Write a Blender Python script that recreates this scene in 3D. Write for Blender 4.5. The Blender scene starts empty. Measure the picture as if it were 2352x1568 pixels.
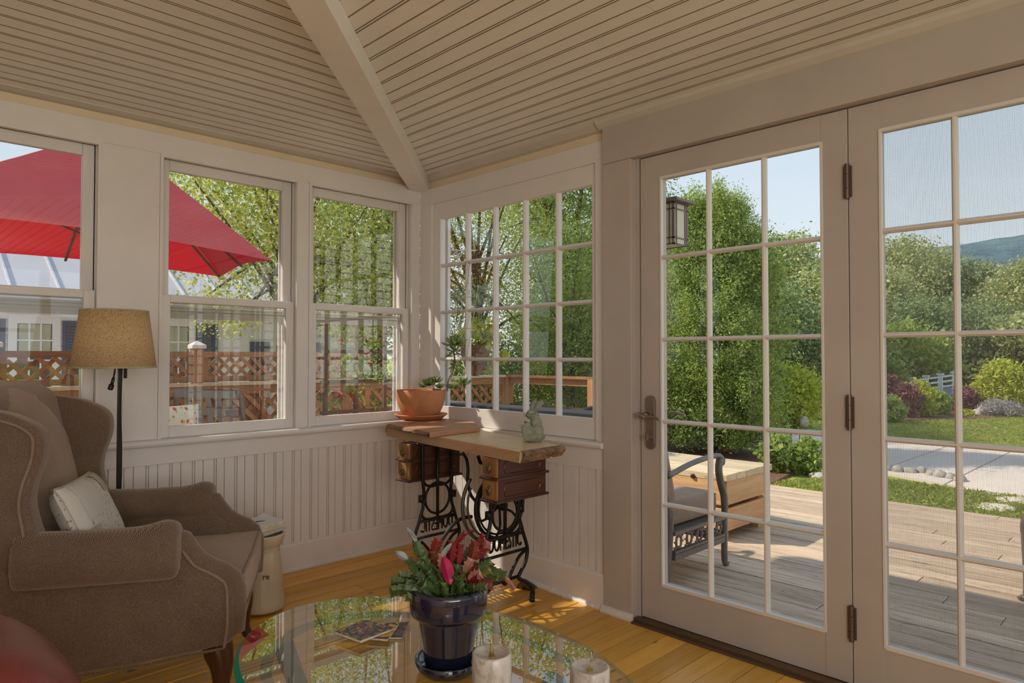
import bpy, bmesh, math, random
import numpy as np
from mathutils import Vector, Matrix, noise
random.seed(7); rng = np.random.default_rng(7)
SC = bpy.context.scene; COL = SC.collection
pi = math.pi
# ------------------------------------------------------------------ camera
cam = bpy.data.cameras.new('camera'); cam_o = bpy.data.objects.new('camera', cam); COL.objects.link(cam_o)
YAW, PIT = 0.7772, 0.0209
CAMP = Vector((-2.5211, -3.3671, 1.1191))
cam_o.location = CAMP
cam_o.rotation_euler = (pi/2 + PIT, 0, -YAW)
cam.sensor_width = 36; cam.lens = 36*1567.08/2352; cam.clip_start = .02; cam.clip_end = 4000
SC.camera = cam_o
# ------------------------------------------------------------------ world, sun, exposure
w = bpy.data.worlds.new('sky'); SC.world = w; w.use_nodes = True
nt = w.node_tree; bg = nt.nodes['Background']
tc = nt.nodes.new('ShaderNodeTexCoord'); sx = nt.nodes.new('ShaderNodeSeparateXYZ'); cr = nt.nodes.new('ShaderNodeValToRGB')
nt.links.new(tc.outputs['Generated'], sx.inputs[0]); nt.links.new(sx.outputs['Z'], cr.inputs[0]); nt.links.new(cr.outputs[0], bg.inputs['Color'])
e = cr.color_ramp.elements
e[0].position = 0.0; e[0].color = (.78, .84, .90, 1)
e[1].position = 1.0; e[1].color = (.40, .55, .80, 1)
m_ = e.new(.25); m_.color = (.60, .69, .80, 1)
bg.inputs['Strength'].default_value = 1.22
sun = bpy.data.lights.new('sun', 'SUN'); sun.energy = 5.2; sun.angle = math.radians(.9); sun.color = (1, .89, .74)
sun_o = bpy.data.objects.new('sun', sun); COL.objects.link(sun_o)
SUND = Vector((-.75, 1, 1.144)).normalized()
sun_o.rotation_euler = SUND.to_track_quat('Z', 'Y').to_euler(); sun_o.location = (-5, 8, 9)
def fill_light(nm, loc, power, size, col):
    l = bpy.data.lights.new(nm, 'AREA'); l.shape = 'DISK'; l.size = size; l.energy = power; l.color = col
    o = bpy.data.objects.new(nm, l); COL.objects.link(o); o.location = loc; return o
fill_light('ceiling_lamp', (-3.75, -4.6, 2.12), 6, .6, (1, .90, .78))  # unseen fill added below the ceiling to brighten the room
so_ = fill_light('south_window_daylight', (-2.95, -5.33, 1.35), 59, 1.0, (1, .945, .895)); so_.rotation_euler = (math.radians(116), 0, 0)  # unseen fill added in the south opening to lift walls and ceiling
so_.data.shape = 'RECTANGLE'; so_.data.size = 2.0; so_.data.size_y = 1.2
SC.view_settings.view_transform = 'Standard'; SC.view_settings.look = 'None'
SC.view_settings.exposure = 0.0; SC.view_settings.gamma = 1.0; SC.view_settings.use_curve_mapping = False
SC.cycles.transparent_max_bounces = 24; SC.cycles.max_bounces = 10; SC.cycles.diffuse_bounces = 5
SC.cycles.sample_clamp_indirect = 8; SC.cycles.caustics_reflective = False; SC.cycles.caustics_refractive = False
# ------------------------------------------------------------------ materials
MATS = {}
def nm(name):
    m = bpy.data.materials.new(name); m.use_nodes = True; MATS[name] = m
    return m, m.node_tree, m.node_tree.nodes['Principled BSDF']
def N(t, typ, **kw):
    n = t.nodes.new('ShaderNode' + typ)
    for k, v in kw.items():
        if k in n.inputs: n.inputs[k].default_value = v
        else: setattr(n, k, v)
    return n
def ramp(t, fac, stops):
    r = N(t, 'ValToRGB'); t.links.new(fac, r.inputs[0]); el = r.color_ramp.elements
    while len(el) > 1: el.remove(el[-1])
    el[0].position = stops[0][0]; el[0].color = (*stops[0][1], 1)
    for p, c in stops[1:]:
        q = el.new(p); q.color = (*c, 1)
    return r.outputs[0]
def mixc(t, f, a, b, mode='MIX'):
    m = N(t, 'MixRGB', blend_type=mode)
    for i, v in enumerate((f, a, b)):
        if hasattr(v, 'links') or hasattr(v, 'is_linked'): t.links.new(v, m.inputs[i])
        elif isinstance(v, (int, float)): m.inputs[i].default_value = v
        else: m.inputs[i].default_value = (*v, 1)
    return m.outputs[0]
def vecmap(t, src, scale, rot=(0, 0, 0)):
    mp = N(t, 'Mapping'); t.links.new(src, mp.inputs[0]); mp.inputs['Scale'].default_value = scale; mp.inputs['Rotation'].default_value = rot
    return mp.outputs[0]
def pos(t): return N(t, 'NewGeometry').outputs['Position']
def objc(t): return N(t, 'TexCoord').outputs['Object']
def noi(t, v, s, d=4, r=.6, dist=0):
    n = N(t, 'TexNoise', Scale=s, Detail=d, Roughness=r, Distortion=dist); t.links.new(v, n.inputs['Vector']); return n.outputs['Fac']
def bump(t, b, h, st=.3, dist=.002):
    n = N(t, 'Bump', Strength=st, Distance=dist); t.links.new(h, n.inputs['Height']); t.links.new(n.outputs[0], b.inputs['Normal'])
def plain(name, c, rough=.6, metal=0, var=.06, s=6, bs=.1, spec=.5, coat=0, obj=False):
    m, t, b = nm(name)
    v = objc(t) if obj else pos(t); n = noi(t, v, s)
    dk = tuple(x*(1-var*1.5) for x in c); lt = tuple(min(1, x*(1+var*1.5)) for x in c)
    t.links.new(ramp(t, n, [(.3, dk), (.7, lt)]), b.inputs['Base Color'])
    b.inputs['Roughness'].default_value = rough; b.inputs['Metallic'].default_value = metal; b.inputs['Specular IOR Level'].default_value = spec
    b.inputs['Coat Weight'].default_value = coat
    if bs: bump(t, b, noi(t, v, s*12), bs)
    return m
def wood(name, c1, c2, c3, axis='x', fine=60, rough=.5, knots=.0, var=.25, local=False, bs=.25, cracks=0, spec=.4):
    m, t, b = nm(name)
    v = objc(t) if local else pos(t)
    inf = N(t, 'ObjectInfo')
    ofs = N(t, 'VectorMath', operation='SCALE'); ofs.inputs[0].default_value = (13.1, 7.7, 5.3); t.links.new(inf.outputs['Random'], ofs.inputs['Scale'])
    ad = N(t, 'VectorMath', operation='ADD'); t.links.new(v, ad.inputs[0]); t.links.new(ofs.outputs[0], ad.inputs[1])
    sc = {'x': (.07, 1, 1), 'y': (1, .07, 1), 'z': (1, 1, .07)}[axis]
    g = vecmap(t, ad.outputs[0], sc)
    n1 = noi(t, g, fine, 6, .65, .6); n2 = noi(t, g, fine*.16, 3, .6, 1.2)
    c = ramp(t, n1, [(.32, c1), (.5, c2), (.72, c3)])
    c = mixc(t, .55, c, ramp(t, n2, [(.3, c1), (.55, c2), (.75, c3)]))
    hv = N(t, 'HueSaturation'); mr = N(t, 'MapRange'); mr.inputs['To Min'].default_value = 1-var; mr.inputs['To Max'].default_value = 1+var
    t.links.new(inf.outputs['Random'], mr.inputs['Value']); t.links.new(mr.outputs[0], hv.inputs['Value']); t.links.new(c, hv.inputs['Color']); c = hv.outputs[0]
    if knots:
        k = vecmap(t, ad.outputs[0], {'x': (2.2, 5, 5), 'y': (5, 2.2, 5), 'z': (5, 5, 2.2)}[axis])
        vo = N(t, 'TexVoronoi', Scale=1.15)
        if name in ('pine_floor', 'deck_wood'): vo.voronoi_dimensions = '2D'
        t.links.new(k, vo.inputs['Vector']); kf = ramp(t, vo.outputs['Distance'], [(0, (1, 1, 1)), (knots*.5, (.8, .8, .8)), (knots, (0, 0, 0))])
        if vo.voronoi_dimensions == '2D': sp = N(t, 'SeparateColor'); t.links.new(vo.outputs['Color'], sp.inputs[0]); gt = N(t, 'Math', operation='GREATER_THAN'); gt.inputs[1].default_value = .55; t.links.new(sp.outputs[0], gt.inputs[0]); kf = mixc(t, 1, kf, gt.outputs[0], 'MULTIPLY')
        c = mixc(t, kf, c, tuple(x*.2 for x in c1))
    if cracks:
        k = vecmap(t, ad.outputs[0], {'x': (.5, 9, 9), 'y': (9, .5, 9), 'z': (9, 9, .5)}[axis])
        c = mixc(t, ramp(t, noi(t, k, 9, 5, .7), [(0, (1, 1, 1)), (.36, (.9, .9, .9)), (.41, (0, 0, 0))]), c, tuple(x*.35 for x in c1))
    t.links.new(c, b.inputs['Base Color']); b.inputs['Roughness'].default_value = rough; b.inputs['Specular IOR Level'].default_value = spec
    bump(t, b, n1, bs)
    return m
WHITE = plain('white_paint', (.76, .72, .70), .45, var=.03, s=3, bs=.12)
plain('door_paint', (.49, .44, .40), .42, var=.04, s=3, bs=.12)  # window paint darkened for the dimmer light on the door side
plain('ceiling_paint', (.83, .81, .77), .55, var=.04, s=2, bs=.1)
plain('joint_grime', (.25, .20, .15), .9, var=.1)  # dark tone for the shade in the ceiling grooves
plain('ivory_paint', (.78, .64, .46), .6, var=.04, s=3)
plain('grey_crown_paint', (.58, .54, .47), .55, var=.04, s=3)
plain('bright_vinyl', (.74, .69, .66), .4, var=.02)
plain('muntin_paint', (.72, .68, .64), .38, var=.02)
wood('pine_floor', (.54, .25, .032), (.78, .42, .065), (.90, .54, .11), 'x', 34, .32, knots=.055, var=.16, bs=.12, spec=.5)
wood('dark_threshold', (.05, .028, .014), (.10, .058, .03), (.16, .095, .05), 'y', 50, .5, var=.15)
wood('deck_wood', (.34, .23, .15), (.58, .43, .30), (.74, .58, .42), 'y', 46, .75, knots=.03, var=.16, bs=.5, cracks=1)
wood('cedar', (.23, .10, .042), (.38, .18, .08), (.50, .27, .125), 'x', 40, .7, var=.2, bs=.3)
wood('cedar_post', (.26, .115, .045), (.42, .20, .09), (.54, .29, .14), 'z', 40, .7, knots=.04, var=.15, bs=.3)
wood('chest_wood', (.36, .19, .08), (.56, .34, .17), (.70, .47, .27), 'y', 34, .65, knots=.05, var=.15, bs=.3)
wood('chest_wood_x', (.38, .19, .08), (.58, .33, .15), (.70, .45, .24), 'x', 30, .65, knots=.05, var=.12, bs=.3)
wood('chest_top_wood', (.44, .33, .19), (.64, .51, .33), (.76, .64, .45), 'y', 34, .7, knots=.03, var=.12, bs=.3, cracks=1)
wood('slab_wood', (.52, .34, .17), (.78, .58, .34), (.86, .70, .45), 'y', 22, .30, var=.02, bs=.08, local=True)
wood('slab_edge_wood', (.28, .15, .06), (.48, .29, .14), (.60, .40, .21), 'y', 26, .5, var=.02, bs=.2)
wood('bark_edge', (.05, .035, .03), (.26, .15, .08), (.50, .34, .20), 'y', 60, .85, var=.05, bs=1.0)
wood('cutting_board', (.34, .15, .08), (.50, .26, .14), (.60, .35, .20), 'x', 26, .45, var=.02)
wood('drawer_walnut', (.040, .010, .005), (.075, .020, .009), (.12, .038, .015), 'x', 60, .35, var=.1, spec=.5)
wood('drawer_front', (.18, .08, .025), (.30, .15, .05), (.40, .22, .085), 'z', 60, .35, var=.08)
wood('mahogany', (.035, .010, .006), (.06, .018, .01), (.09, .03, .015), 'z', 30, .22, var=.02, spec=.6, bs=.05)
plain('cast_iron', (.022, .018, .016), .38, .6, bs=.2, s=30)
plain('guard_iron', (.10, .09, .075), .5, .5, bs=.2)
plain('aged_brass', (.20, .15, .08), .4, .8, bs=.1)
plain('terracotta', (.52, .22, .09), .62, var=.10, s=14, bs=.15)
plain('saucer_clay', (.50, .18, .075), .5, var=.08, s=14)
plain('cobalt_glaze', (.012, .014, .035), .12, var=.2, s=9, bs=.02, coat=.8)
plain('soil', (.03, .02, .014), .95, var=.6, s=60, bs=1)
plain('stoneware', (.58, .50, .37), .25, var=.06, s=6, bs=.03, coat=.3)
plain('verdigris_stone', (.27, .29, .22), .65, var=.16, s=30, bs=.35)
plain('black_wire', (.02, .02, .02), .35, .6)
plain('bronze_lamp', (.018, .014, .012), .4, .5)
plain('white_cord', (.7, .68, .64), .5); plain('hinge_metal', (.15, .11, .09), .4, .7, bs=.05)
plain('satin_nickel', (.34, .27, .23), .33, .85, bs=.03)
plain('paper_cover', (.74, .70, .66), .6, var=.02); plain('page_edges', (.66, .58, .44), .8, var=.15, s=40)
plain('umbrella_pole', (.10, .06, .035), .5)
plain('patio_metal', (.17, .15, .14), .42, .4, var=.15, s=20, bs=.15)
plain('strap_metal', (.30, .29, .30), .4, .3, var=.1)
plain('clapboard', (.90, .90, .92), .6, var=.03); plain('house_trim', (.86, .86, .88), .5, var=.02)
plain('shutter_blue', (.11, .125, .19), .5, var=.06); plain('metal_roof', (.55, .53, .57), .6, 0, var=.05, s=1)
plain('roof_seam', (.62, .62, .68), .4, .2); plain('window_dark', (.09, .10, .09), .1, var=.3, s=2); plain('window_shade', (.50, .50, .38), .8)
plain('post_cap_white', (.74, .66, .62), .6); plain('stone_grey', (.42, .38, .33), .85, var=.2, s=12, bs=.8)
plain('planter_stone', (.50, .45, .40), .8, var=.15, s=20, bs=.6)
plain('dark_ledge', (.10, .10, .11), .5, var=.2); plain('mulch', (.16, .08, .05), .95, var=.5, s=40, bs=1)
plain('bark', (.13, .10, .075), .9, var=.4, s=14, bs=1); plain('twig', (.22, .16, .11), .9, var=.3)
plain('roof_shingle', (.12, .11, .10), .9); plain('lantern_metal', (.20, .17, .15), .5, .3)
plain('lantern_glass', (.66, .64, .52), .3, var=.04); plain('scroll_white', (.8, .8, .78), .5)
plain('white_fence', (.80, .83, .87), .5); plain('shed_grey', (.34, .42, .50), .6); plain('candle_brass', (.5, .38, .14), .35, .8)
plain('trellis_brown', (.14, .075, .045), .7); plain('basket_coir', (.24, .10, .05), .9, var=.3, s=60, bs=1)
plain('pebble_base', (.11, .15, .12), .5, var=.3, s=20)
def marble():
    m, t, b = nm('marble')
    v = objc(t); n = noi(t, vecmap(t, v, (1, 1, .5)), 18, 6, .7, 2)
    t.links.new(ramp(t, n, [(.30, (.24, .20, .17)), (.45, (.46, .42, .38)), (.62, (.58, .55, .52))]), b.inputs['Base Color'])
    b.inputs['Roughness'].default_value = .25; b.inputs['Subsurface Weight'].default_value = .08
marble()
def tweed(name, c1, c2, c3, k=1.0):
    m, t, b = nm(name)
    s = N(t, 'SeparateXYZ'); t.links.new(objc(t), s.inputs[0])
    a = N(t, 'Math', operation='ADD'); t.links.new(s.outputs['X'], a.inputs[0]); t.links.new(s.outputs['Y'], a.inputs[1])
    zz = N(t, 'Math', operation='PINGPONG'); t.links.new(a.outputs[0], zz.inputs[0]); zz.inputs[1].default_value = .0050*k
    ad = N(t, 'Math', operation='ADD'); t.links.new(zz.outputs[0], ad.inputs[0]); t.links.new(s.outputs['Z'], ad.inputs[1])
    mu = N(t, 'Math', operation='MULTIPLY'); t.links.new(ad.outputs[0], mu.inputs[0]); mu.inputs[1].default_value = 2*pi/(.0044*k)
    si = N(t, 'Math', operation='SINE'); t.links.new(mu.outputs[0], si.inputs[0])
    mr = N(t, 'MapRange'); mr.inputs['From Min'].default_value = -1; t.links.new(si.outputs[0], mr.inputs['Value'])
    n = noi(t, objc(t), 330, 3, .8); n2 = noi(t, objc(t), 9, 4)
    f = mixc(t, .58, mr.outputs[0], n)
    c = ramp(t, f, [(.28, c1), (.50, c2), (.76, c3)])
    c = mixc(t, .35, c, mixc(t, 1, c, ramp(t, n2, [(.3, (.62, .58, .55)), (.7, (1.25, 1.2, 1.15))]), 'MULTIPLY'))
    t.links.new(c, b.inputs['Base Color']); b.inputs['Roughness'].default_value = .95; b.inputs['Specular IOR Level'].default_value = .15
    b.inputs['Sheen Weight'].default_value = .5; b.inputs['Sheen Roughness'].default_value = .5; b.inputs['Sheen Tint'].default_value = (.9, .75, .62, 1)
    bump(t, b, f, .5, .0015)
tweed('tweed', (.036, .023, .017), (.145, .096, .068), (.34, .25, .18))
tweed('tweed_light', (.12, .08, .055), (.27, .185, .13), (.42, .32, .24), .8)
tweed('patio_fabric', (.12, .07, .05), (.30, .20, .15), (.44, .33, .25), 2.2)
def leather():
    m, t, b = nm('red_leather'); v = pos(t)
    t.links.new(ramp(t, noi(t, v, 7), [(.3, (.12, .018, .014)), (.7, (.26, .05, .04))]), b.inputs['Base Color'])
    b.inputs['Roughness'].default_value = .34; vo = N(t, 'TexVoronoi', Scale=220); t.links.new(v, vo.inputs['Vector'])
    bump(t, b, vo.outputs['Distance'], .35, .001)
leather()
def shade():
    m, t, b = nm('lamp_shade_linen'); v = objc(t)
    c = ramp(t, noi(t, v, 170, 3, .7), [(.35, (.66, .46, .24)), (.5, (.88, .70, .43)), (.65, (.94, .80, .54))])
    t.links.new(c, b.inputs['Base Color']); b.inputs['Roughness'].default_value = .85
    tr = N(t, 'BsdfTranslucent'); t.links.new(c, tr.inputs[0]); mx = N(t, 'MixShader'); mx.inputs[0].default_value = .58
    t.links.new(b.outputs[0], mx.inputs[1]); t.links.new(tr.outputs[0], mx.inputs[2]); t.links.new(mx.outputs[0], t.nodes['Material Output'].inputs[0])
shade()
def thin(name, c1, c2, trans=.45, rough=.7, s=4, leaf=False, hue=.04):
    m, t, b = nm(name); g = N(t, 'NewGeometry')
    n = noi(t, g.outputs['Position'], s, 2)
    if leaf:
        ri = g.outputs['Random Per Island']; f = mixc(t, .6, n, ri)
    else: f = n
    c = ramp(t, f, [(.22, c1), (.78, c2)])
    t.links.new(c, b.inputs['Base Color']); b.inputs['Roughness'].default_value = rough; b.inputs['Specular IOR Level'].default_value = .25
    tr = N(t, 'BsdfTranslucent'); t.links.new(c, tr.inputs[0]); mx = N(t, 'MixShader'); mx.inputs[0].default_value = trans
    t.links.new(b.outputs[0], mx.inputs[1]); t.links.new(tr.outputs[0], mx.inputs[2]); t.links.new(mx.outputs[0], t.nodes['Material Output'].inputs[0])
    return m
thin('leaf_yellow_green', (.30, .38, .07), (.74, .74, .20), .5, leaf=True)
thin('leaf_green', (.17, .27, .06), (.50, .58, .17), .45, leaf=True)
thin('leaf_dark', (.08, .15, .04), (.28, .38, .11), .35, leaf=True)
thin('leaf_arbor', (.16, .26, .05), (.60, .68, .20), .4, leaf=True, s=1.5)
thin('leaf_far', (.28, .35, .15), (.64, .64, .30), .35, leaf=True, s=.35)
thin('leaf_far_dark', (.15, .22, .10), (.36, .44, .20), .3, leaf=True, s=.3)
thin('leaf_shrub', (.20, .30, .05), (.50, .60, .16), .4, leaf=True)
thin('leaf_lime', (.34, .42, .04), (.72, .72, .12), .45, leaf=True)
thin('leaf_purple', (.14, .05, .06), (.42, .20, .20), .3, leaf=True)
thin('leaf_pink', (.5, .10, .12), (.8, .30, .28), .3, leaf=True)
thin('leaf_lavender', (.30, .27, .32), (.50, .48, .42), .3, leaf=True)
thin('leaf_red', (.30, .02, .03), (.62, .08, .07), .4, leaf=True)
thin('succulent', (.16, .27, .08), (.46, .56, .22), .15, .45, s=30)
thin('grass_blade', (.20, .26, .04), (.48, .50, .14), .4, leaf=True)
def cactus():
    m, t, b = nm('cactus_pad'); s = N(t, 'SeparateXYZ'); t.links.new(N(t, 'TexCoord').outputs['Object'], s.inputs[0])
    inf = N(t, 'ObjectInfo'); n = noi(t, pos(t), 18, 3)
    f = mixc(t, .5, n, inf.outputs['Random'])
    c = ramp(t, f, [(.25, (.035, .065, .018)), (.42, (.09, .13, .03)), (.5, (.20, .18, .04)), (.60, (.24, .05, .03)), (.75, (.20, .018, .02))])
    t.links.new(c, b.inputs['Base Color']); b.inputs['Roughness'].default_value = .35
    tr = N(t, 'BsdfTranslucent'); t.links.new(c, tr.inputs[0]); mx = N(t, 'MixShader'); mx.inputs[0].default_value = .3
    t.links.new(b.outputs[0], mx.inputs[1]); t.links.new(tr.outputs[0], mx.inputs[2]); t.links.new(mx.outputs[0], t.nodes['Material Output'].inputs[0])
cactus()
plain('cactus_green', (.055, .095, .025), .38, var=.3, s=20); plain('cactus_magenta', (.42, .010, .085), .4, var=.25, s=20)
plain('cactus_red', (.15, .012, .012), .4, var=.3, s=20); plain('cactus_pink', (.33, .14, .10), .45, var=.2, s=30); plain('cactus_grey', (.25, .27, .26), .4, var=.2, s=20)
def pane(name, tint=(.97, .98, .97), refl=1.0, ior=1.5):
    m, t, b = nm(name); t.nodes.remove(b)
    g = N(t, 'NewGeometry'); fr = N(t, 'Fresnel', IOR=ior); gl = N(t, 'BsdfGlossy', Roughness=0.0); tp = N(t, 'BsdfTransparent')
    tp.inputs[0].default_value = (*tint, 1)
    iv = N(t, 'Math', operation='SUBTRACT'); iv.inputs[0].default_value = 1; t.links.new(g.outputs['Backfacing'], iv.inputs[1])
    mu = N(t, 'Math', operation='MULTIPLY'); t.links.new(fr.outputs[0], mu.inputs[0]); t.links.new(iv.outputs[0], mu.inputs[1])
    m2 = N(t, 'Math', operation='MULTIPLY'); t.links.new(mu.outputs[0], m2.inputs[0]); m2.inputs[1].default_value = refl; m2.use_clamp = True
    mx = N(t, 'MixShader'); t.links.new(m2.outputs[0], mx.inputs[0]); t.links.new(tp.outputs[0], mx.inputs[1]); t.links.new(gl.outputs[0], mx.inputs[2])
    t.links.new(mx.outputs[0], t.nodes['Material Output'].inputs[0])
pane('window_glass', (.97, .98, .97), 1.0); pane('old_window_glass', (.97, .98, .97), 2.6); pane('storm_window_glass', (.97, .98, .97), 1.8); pane('table_glass', (.93, .96, .95), 2.8, 1.52); pane('spectacle_glass', (.95, .95, .95), 1)
def red_canopy():
    m, t, b = nm('umbrella_red'); n = noi(t, pos(t), 3, 3)
    t.links.new(ramp(t, n, [(.3, (.98, .14, .14)), (.7, (1.0, .20, .19))]), b.inputs['Base Color']); b.inputs['Roughness'].default_value = .6; b.inputs['Specular IOR Level'].default_value = .3
    tr = N(t, 'BsdfTranslucent'); tr.inputs[0].default_value = (.46, .002, .018, 1); mx = N(t, 'MixShader'); mx.inputs[0].default_value = .45
    g = N(t, 'NewGeometry'); lk = b.inputs['Base Color'].links[0].from_socket; t.links.new(mixc(t, g.outputs['Backfacing'], lk, (.42, .006, .02)), b.inputs['Base Color'])  # underside deeper than the sunlit top: light falling on cloth put into colour
    t.links.new(b.outputs[0], mx.inputs[1]); t.links.new(tr.outputs[0], mx.inputs[2]); t.links.new(mx.outputs[0], t.nodes['Material Output'].inputs[0])
red_canopy()
def edge_glass():
    m, t, b = nm('teal_edge_glass')
    b.inputs['Base Color'].default_value = (.015, .36, .31, 1); b.inputs['Roughness'].default_value = .08
    tr = N(t, 'BsdfTranslucent'); tr.inputs[0].default_value = (.03, .65, .55, 1); mx = N(t, 'MixShader'); mx.inputs[0].default_value = .5
    t.links.new(b.outputs[0], mx.inputs[1]); t.links.new(tr.outputs[0], mx.inputs[2])
    g = N(t, 'NewGeometry'); tp = N(t, 'BsdfTransparent'); tp.inputs[0].default_value = (.72, .86, .82, 1); m2 = N(t, 'MixShader'); t.links.new(g.outputs['Backfacing'], m2.inputs[0])
    t.links.new(mx.outputs[0], m2.inputs[1]); t.links.new(tp.outputs[0], m2.inputs[2]); t.links.new(m2.outputs[0], t.nodes['Material Output'].inputs[0])
edge_glass()
def screen():
    m, t, b = nm('insect_mesh'); t.nodes.remove(b)
    s = N(t, 'SeparateXYZ'); t.links.new(pos(t), s.inputs[0]); fs = []
    for a in ('Y', 'Z'):
        mu = N(t, 'Math', operation='MULTIPLY'); t.links.new(s.outputs[a], mu.inputs[0]); mu.inputs[1].default_value = 1/.0028
        f = N(t, 'Math', operation='FRACT'); t.links.new(mu.outputs[0], f.inputs[0]); l = N(t, 'Math', operation='LESS_THAN'); l.inputs[1].default_value = .09
        t.links.new(f.outputs[0], l.inputs[0]); fs.append(l.outputs[0])
    mx_ = N(t, 'Math', operation='MAXIMUM'); t.links.new(fs[0], mx_.inputs[0]); t.links.new(fs[1], mx_.inputs[1])
    d = N(t, 'BsdfDiffuse'); d.inputs[0].default_value = (.30, .30, .33, 1); tp = N(t, 'BsdfTransparent'); mx = N(t, 'MixShader')
    t.links.new(mx_.outputs[0], mx.inputs[0]); t.links.new(tp.outputs[0], mx.inputs[1]); t.links.new(d.outputs[0], mx.inputs[2]); t.links.new(mx.outputs[0], t.nodes['Material Output'].inputs[0])
screen()
def multi(name, stops, s=40, rough=.5, vor=True, obj=True, detail=0):
    m, t, b = nm(name); v = objc(t) if obj else pos(t)
    if vor:
        vo = N(t, 'TexVoronoi', Scale=s); t.links.new(v, vo.inputs['Vector']); sp = N(t, 'SeparateColor'); t.links.new(vo.outputs['Color'], sp.inputs[0]); f = sp.outputs[0]
    else: f = noi(t, v, s, 5, .7)
    r = N(t, 'ValToRGB'); t.links.new(f, r.inputs[0]); r.color_ramp.interpolation = 'CONSTANT' if vor else 'LINEAR'; el = r.color_ramp.elements
    while len(el) > 1: el.remove(el[-1])
    el[0].position = 0; el[0].color = (*stops[0], 1)
    for i, c in enumerate(stops[1:]): q = el.new((i+1)/len(stops)); q.color = (*c, 1)
    t.links.new(r.outputs[0], b.inputs['Base Color']); b.inputs['Roughness'].default_value = rough
multi('cover_flowers', [(.05, .06, .05), (.22, .05, .06), (.03, .03, .06), (.40, .30, .10), (.35, .12, .12), (.06, .09, .06), (.20, .10, .16)], 130, .35)
multi('cover_yellow', [(.66, .42, .04), (.70, .46, .05), (.62, .36, .03), (.66, .42, .04), (.03, .02, .05)], 60, .35)
multi('cover_dusk', [(.05, .05, .09), (.22, .08, .06), (.10, .10, .16), (.03, .03, .05)], 60, .35)
def floral():
    m, t, b = nm('floral_print'); v = objc(t); vo = N(t, 'TexVoronoi', Scale=24); t.links.new(v, vo.inputs['Vector']); sp = N(t, 'SeparateColor'); t.links.new(vo.outputs['Color'], sp.inputs[0])
    fc = N(t, 'ValToRGB'); t.links.new(sp.outputs[0], fc.inputs[0]); fc.color_ramp.interpolation = 'CONSTANT'; el = fc.color_ramp.elements; el[0].color = (.70, .06, .07, 1); el[1].position = .35; el[1].color = (.85, .50, .10, 1)
    for p, c in ((.6, (.30, .42, .25, 1)), (.8, (.75, .25, .22, 1))): q = el.new(p); q.color = c
    c = mixc(t, ramp(t, vo.outputs['Distance'], [(0, (1, 1, 1)), (.30, (.9, .9, .9)), (.36, (0, 0, 0))]), (.84, .78, .62), fc.outputs[0])
    t.links.new(c, b.inputs['Base Color']); b.inputs['Roughness'].default_value = .9
floral()
def speckled():
    m, t, b = nm('quilt_print'); v = objc(t); vo = N(t, 'TexVoronoi', Scale=75); t.links.new(v, vo.inputs['Vector'])
    c = mixc(t, ramp(t, vo.outputs['Distance'], [(0, (1, 1, 1)), (.20, (.8, .8, .8)), (.28, (0, 0, 0))]), (.56, .52, .46), (.25, .21, .17))
    t.links.new(c, b.inputs['Base Color']); b.inputs['Roughness'].default_value = .9
speckled()
plain('quilt_plain', (.58, .55, .50), .9, var=.04, obj=True, bs=.3); plain('quilt_sage', (.42, .40, .27), .9, var=.15, s=30, bs=.4)
def ground(name, stops, s, s2, bs=.5):
    m, t, b = nm(name); v = pos(t)
    f = mixc(t, .5, noi(t, v, s, 8, .75), noi(t, v, s2, 4, .6))
    t.links.new(ramp(t, f, stops), b.inputs['Base Color']); b.inputs['Roughness'].default_value = .95; b.inputs['Specular IOR Level'].default_value = .1
    bump(t, b, noi(t, v, s*3, 6, .8), bs, .02)
ground('lawn_grass', [(.3, (.19, .23, .04)), (.5, (.33, .37, .09)), (.7, (.48, .47, .17))], 14, .6)
ground('concrete', [(.3, (.56, .46, .39)), (.5, (.72, .61, .53)), (.7, (.80, .70, .62))], 45, .8, .3)
ground('hill_forest', [(.38, (.05, .10, .14)), (.5, (.10, .17, .20)), (.62, (.17, .25, .25))], .09, .012, .4)  # distance haze mixed into the forest green as blue
def ring_refraction():
    m, t, b = nm('sea_green_glass'); b.inputs['Base Color'].default_value = (.10, .20, .19, 1); b.inputs['Roughness'].default_value = .15
    tp = N(t, 'BsdfTransparent'); tp.inputs[0].default_value = (.72, .82, .80, 1); mx = N(t, 'MixShader'); mx.inputs[0].default_value = .22
    t.links.new(b.outputs[0], mx.inputs[2]); t.links.new(tp.outputs[0], mx.inputs[1]); t.links.new(mx.outputs[0], t.nodes['Material Output'].inputs[0])
ring_refraction()
def G(n): return MATS[n]
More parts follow.
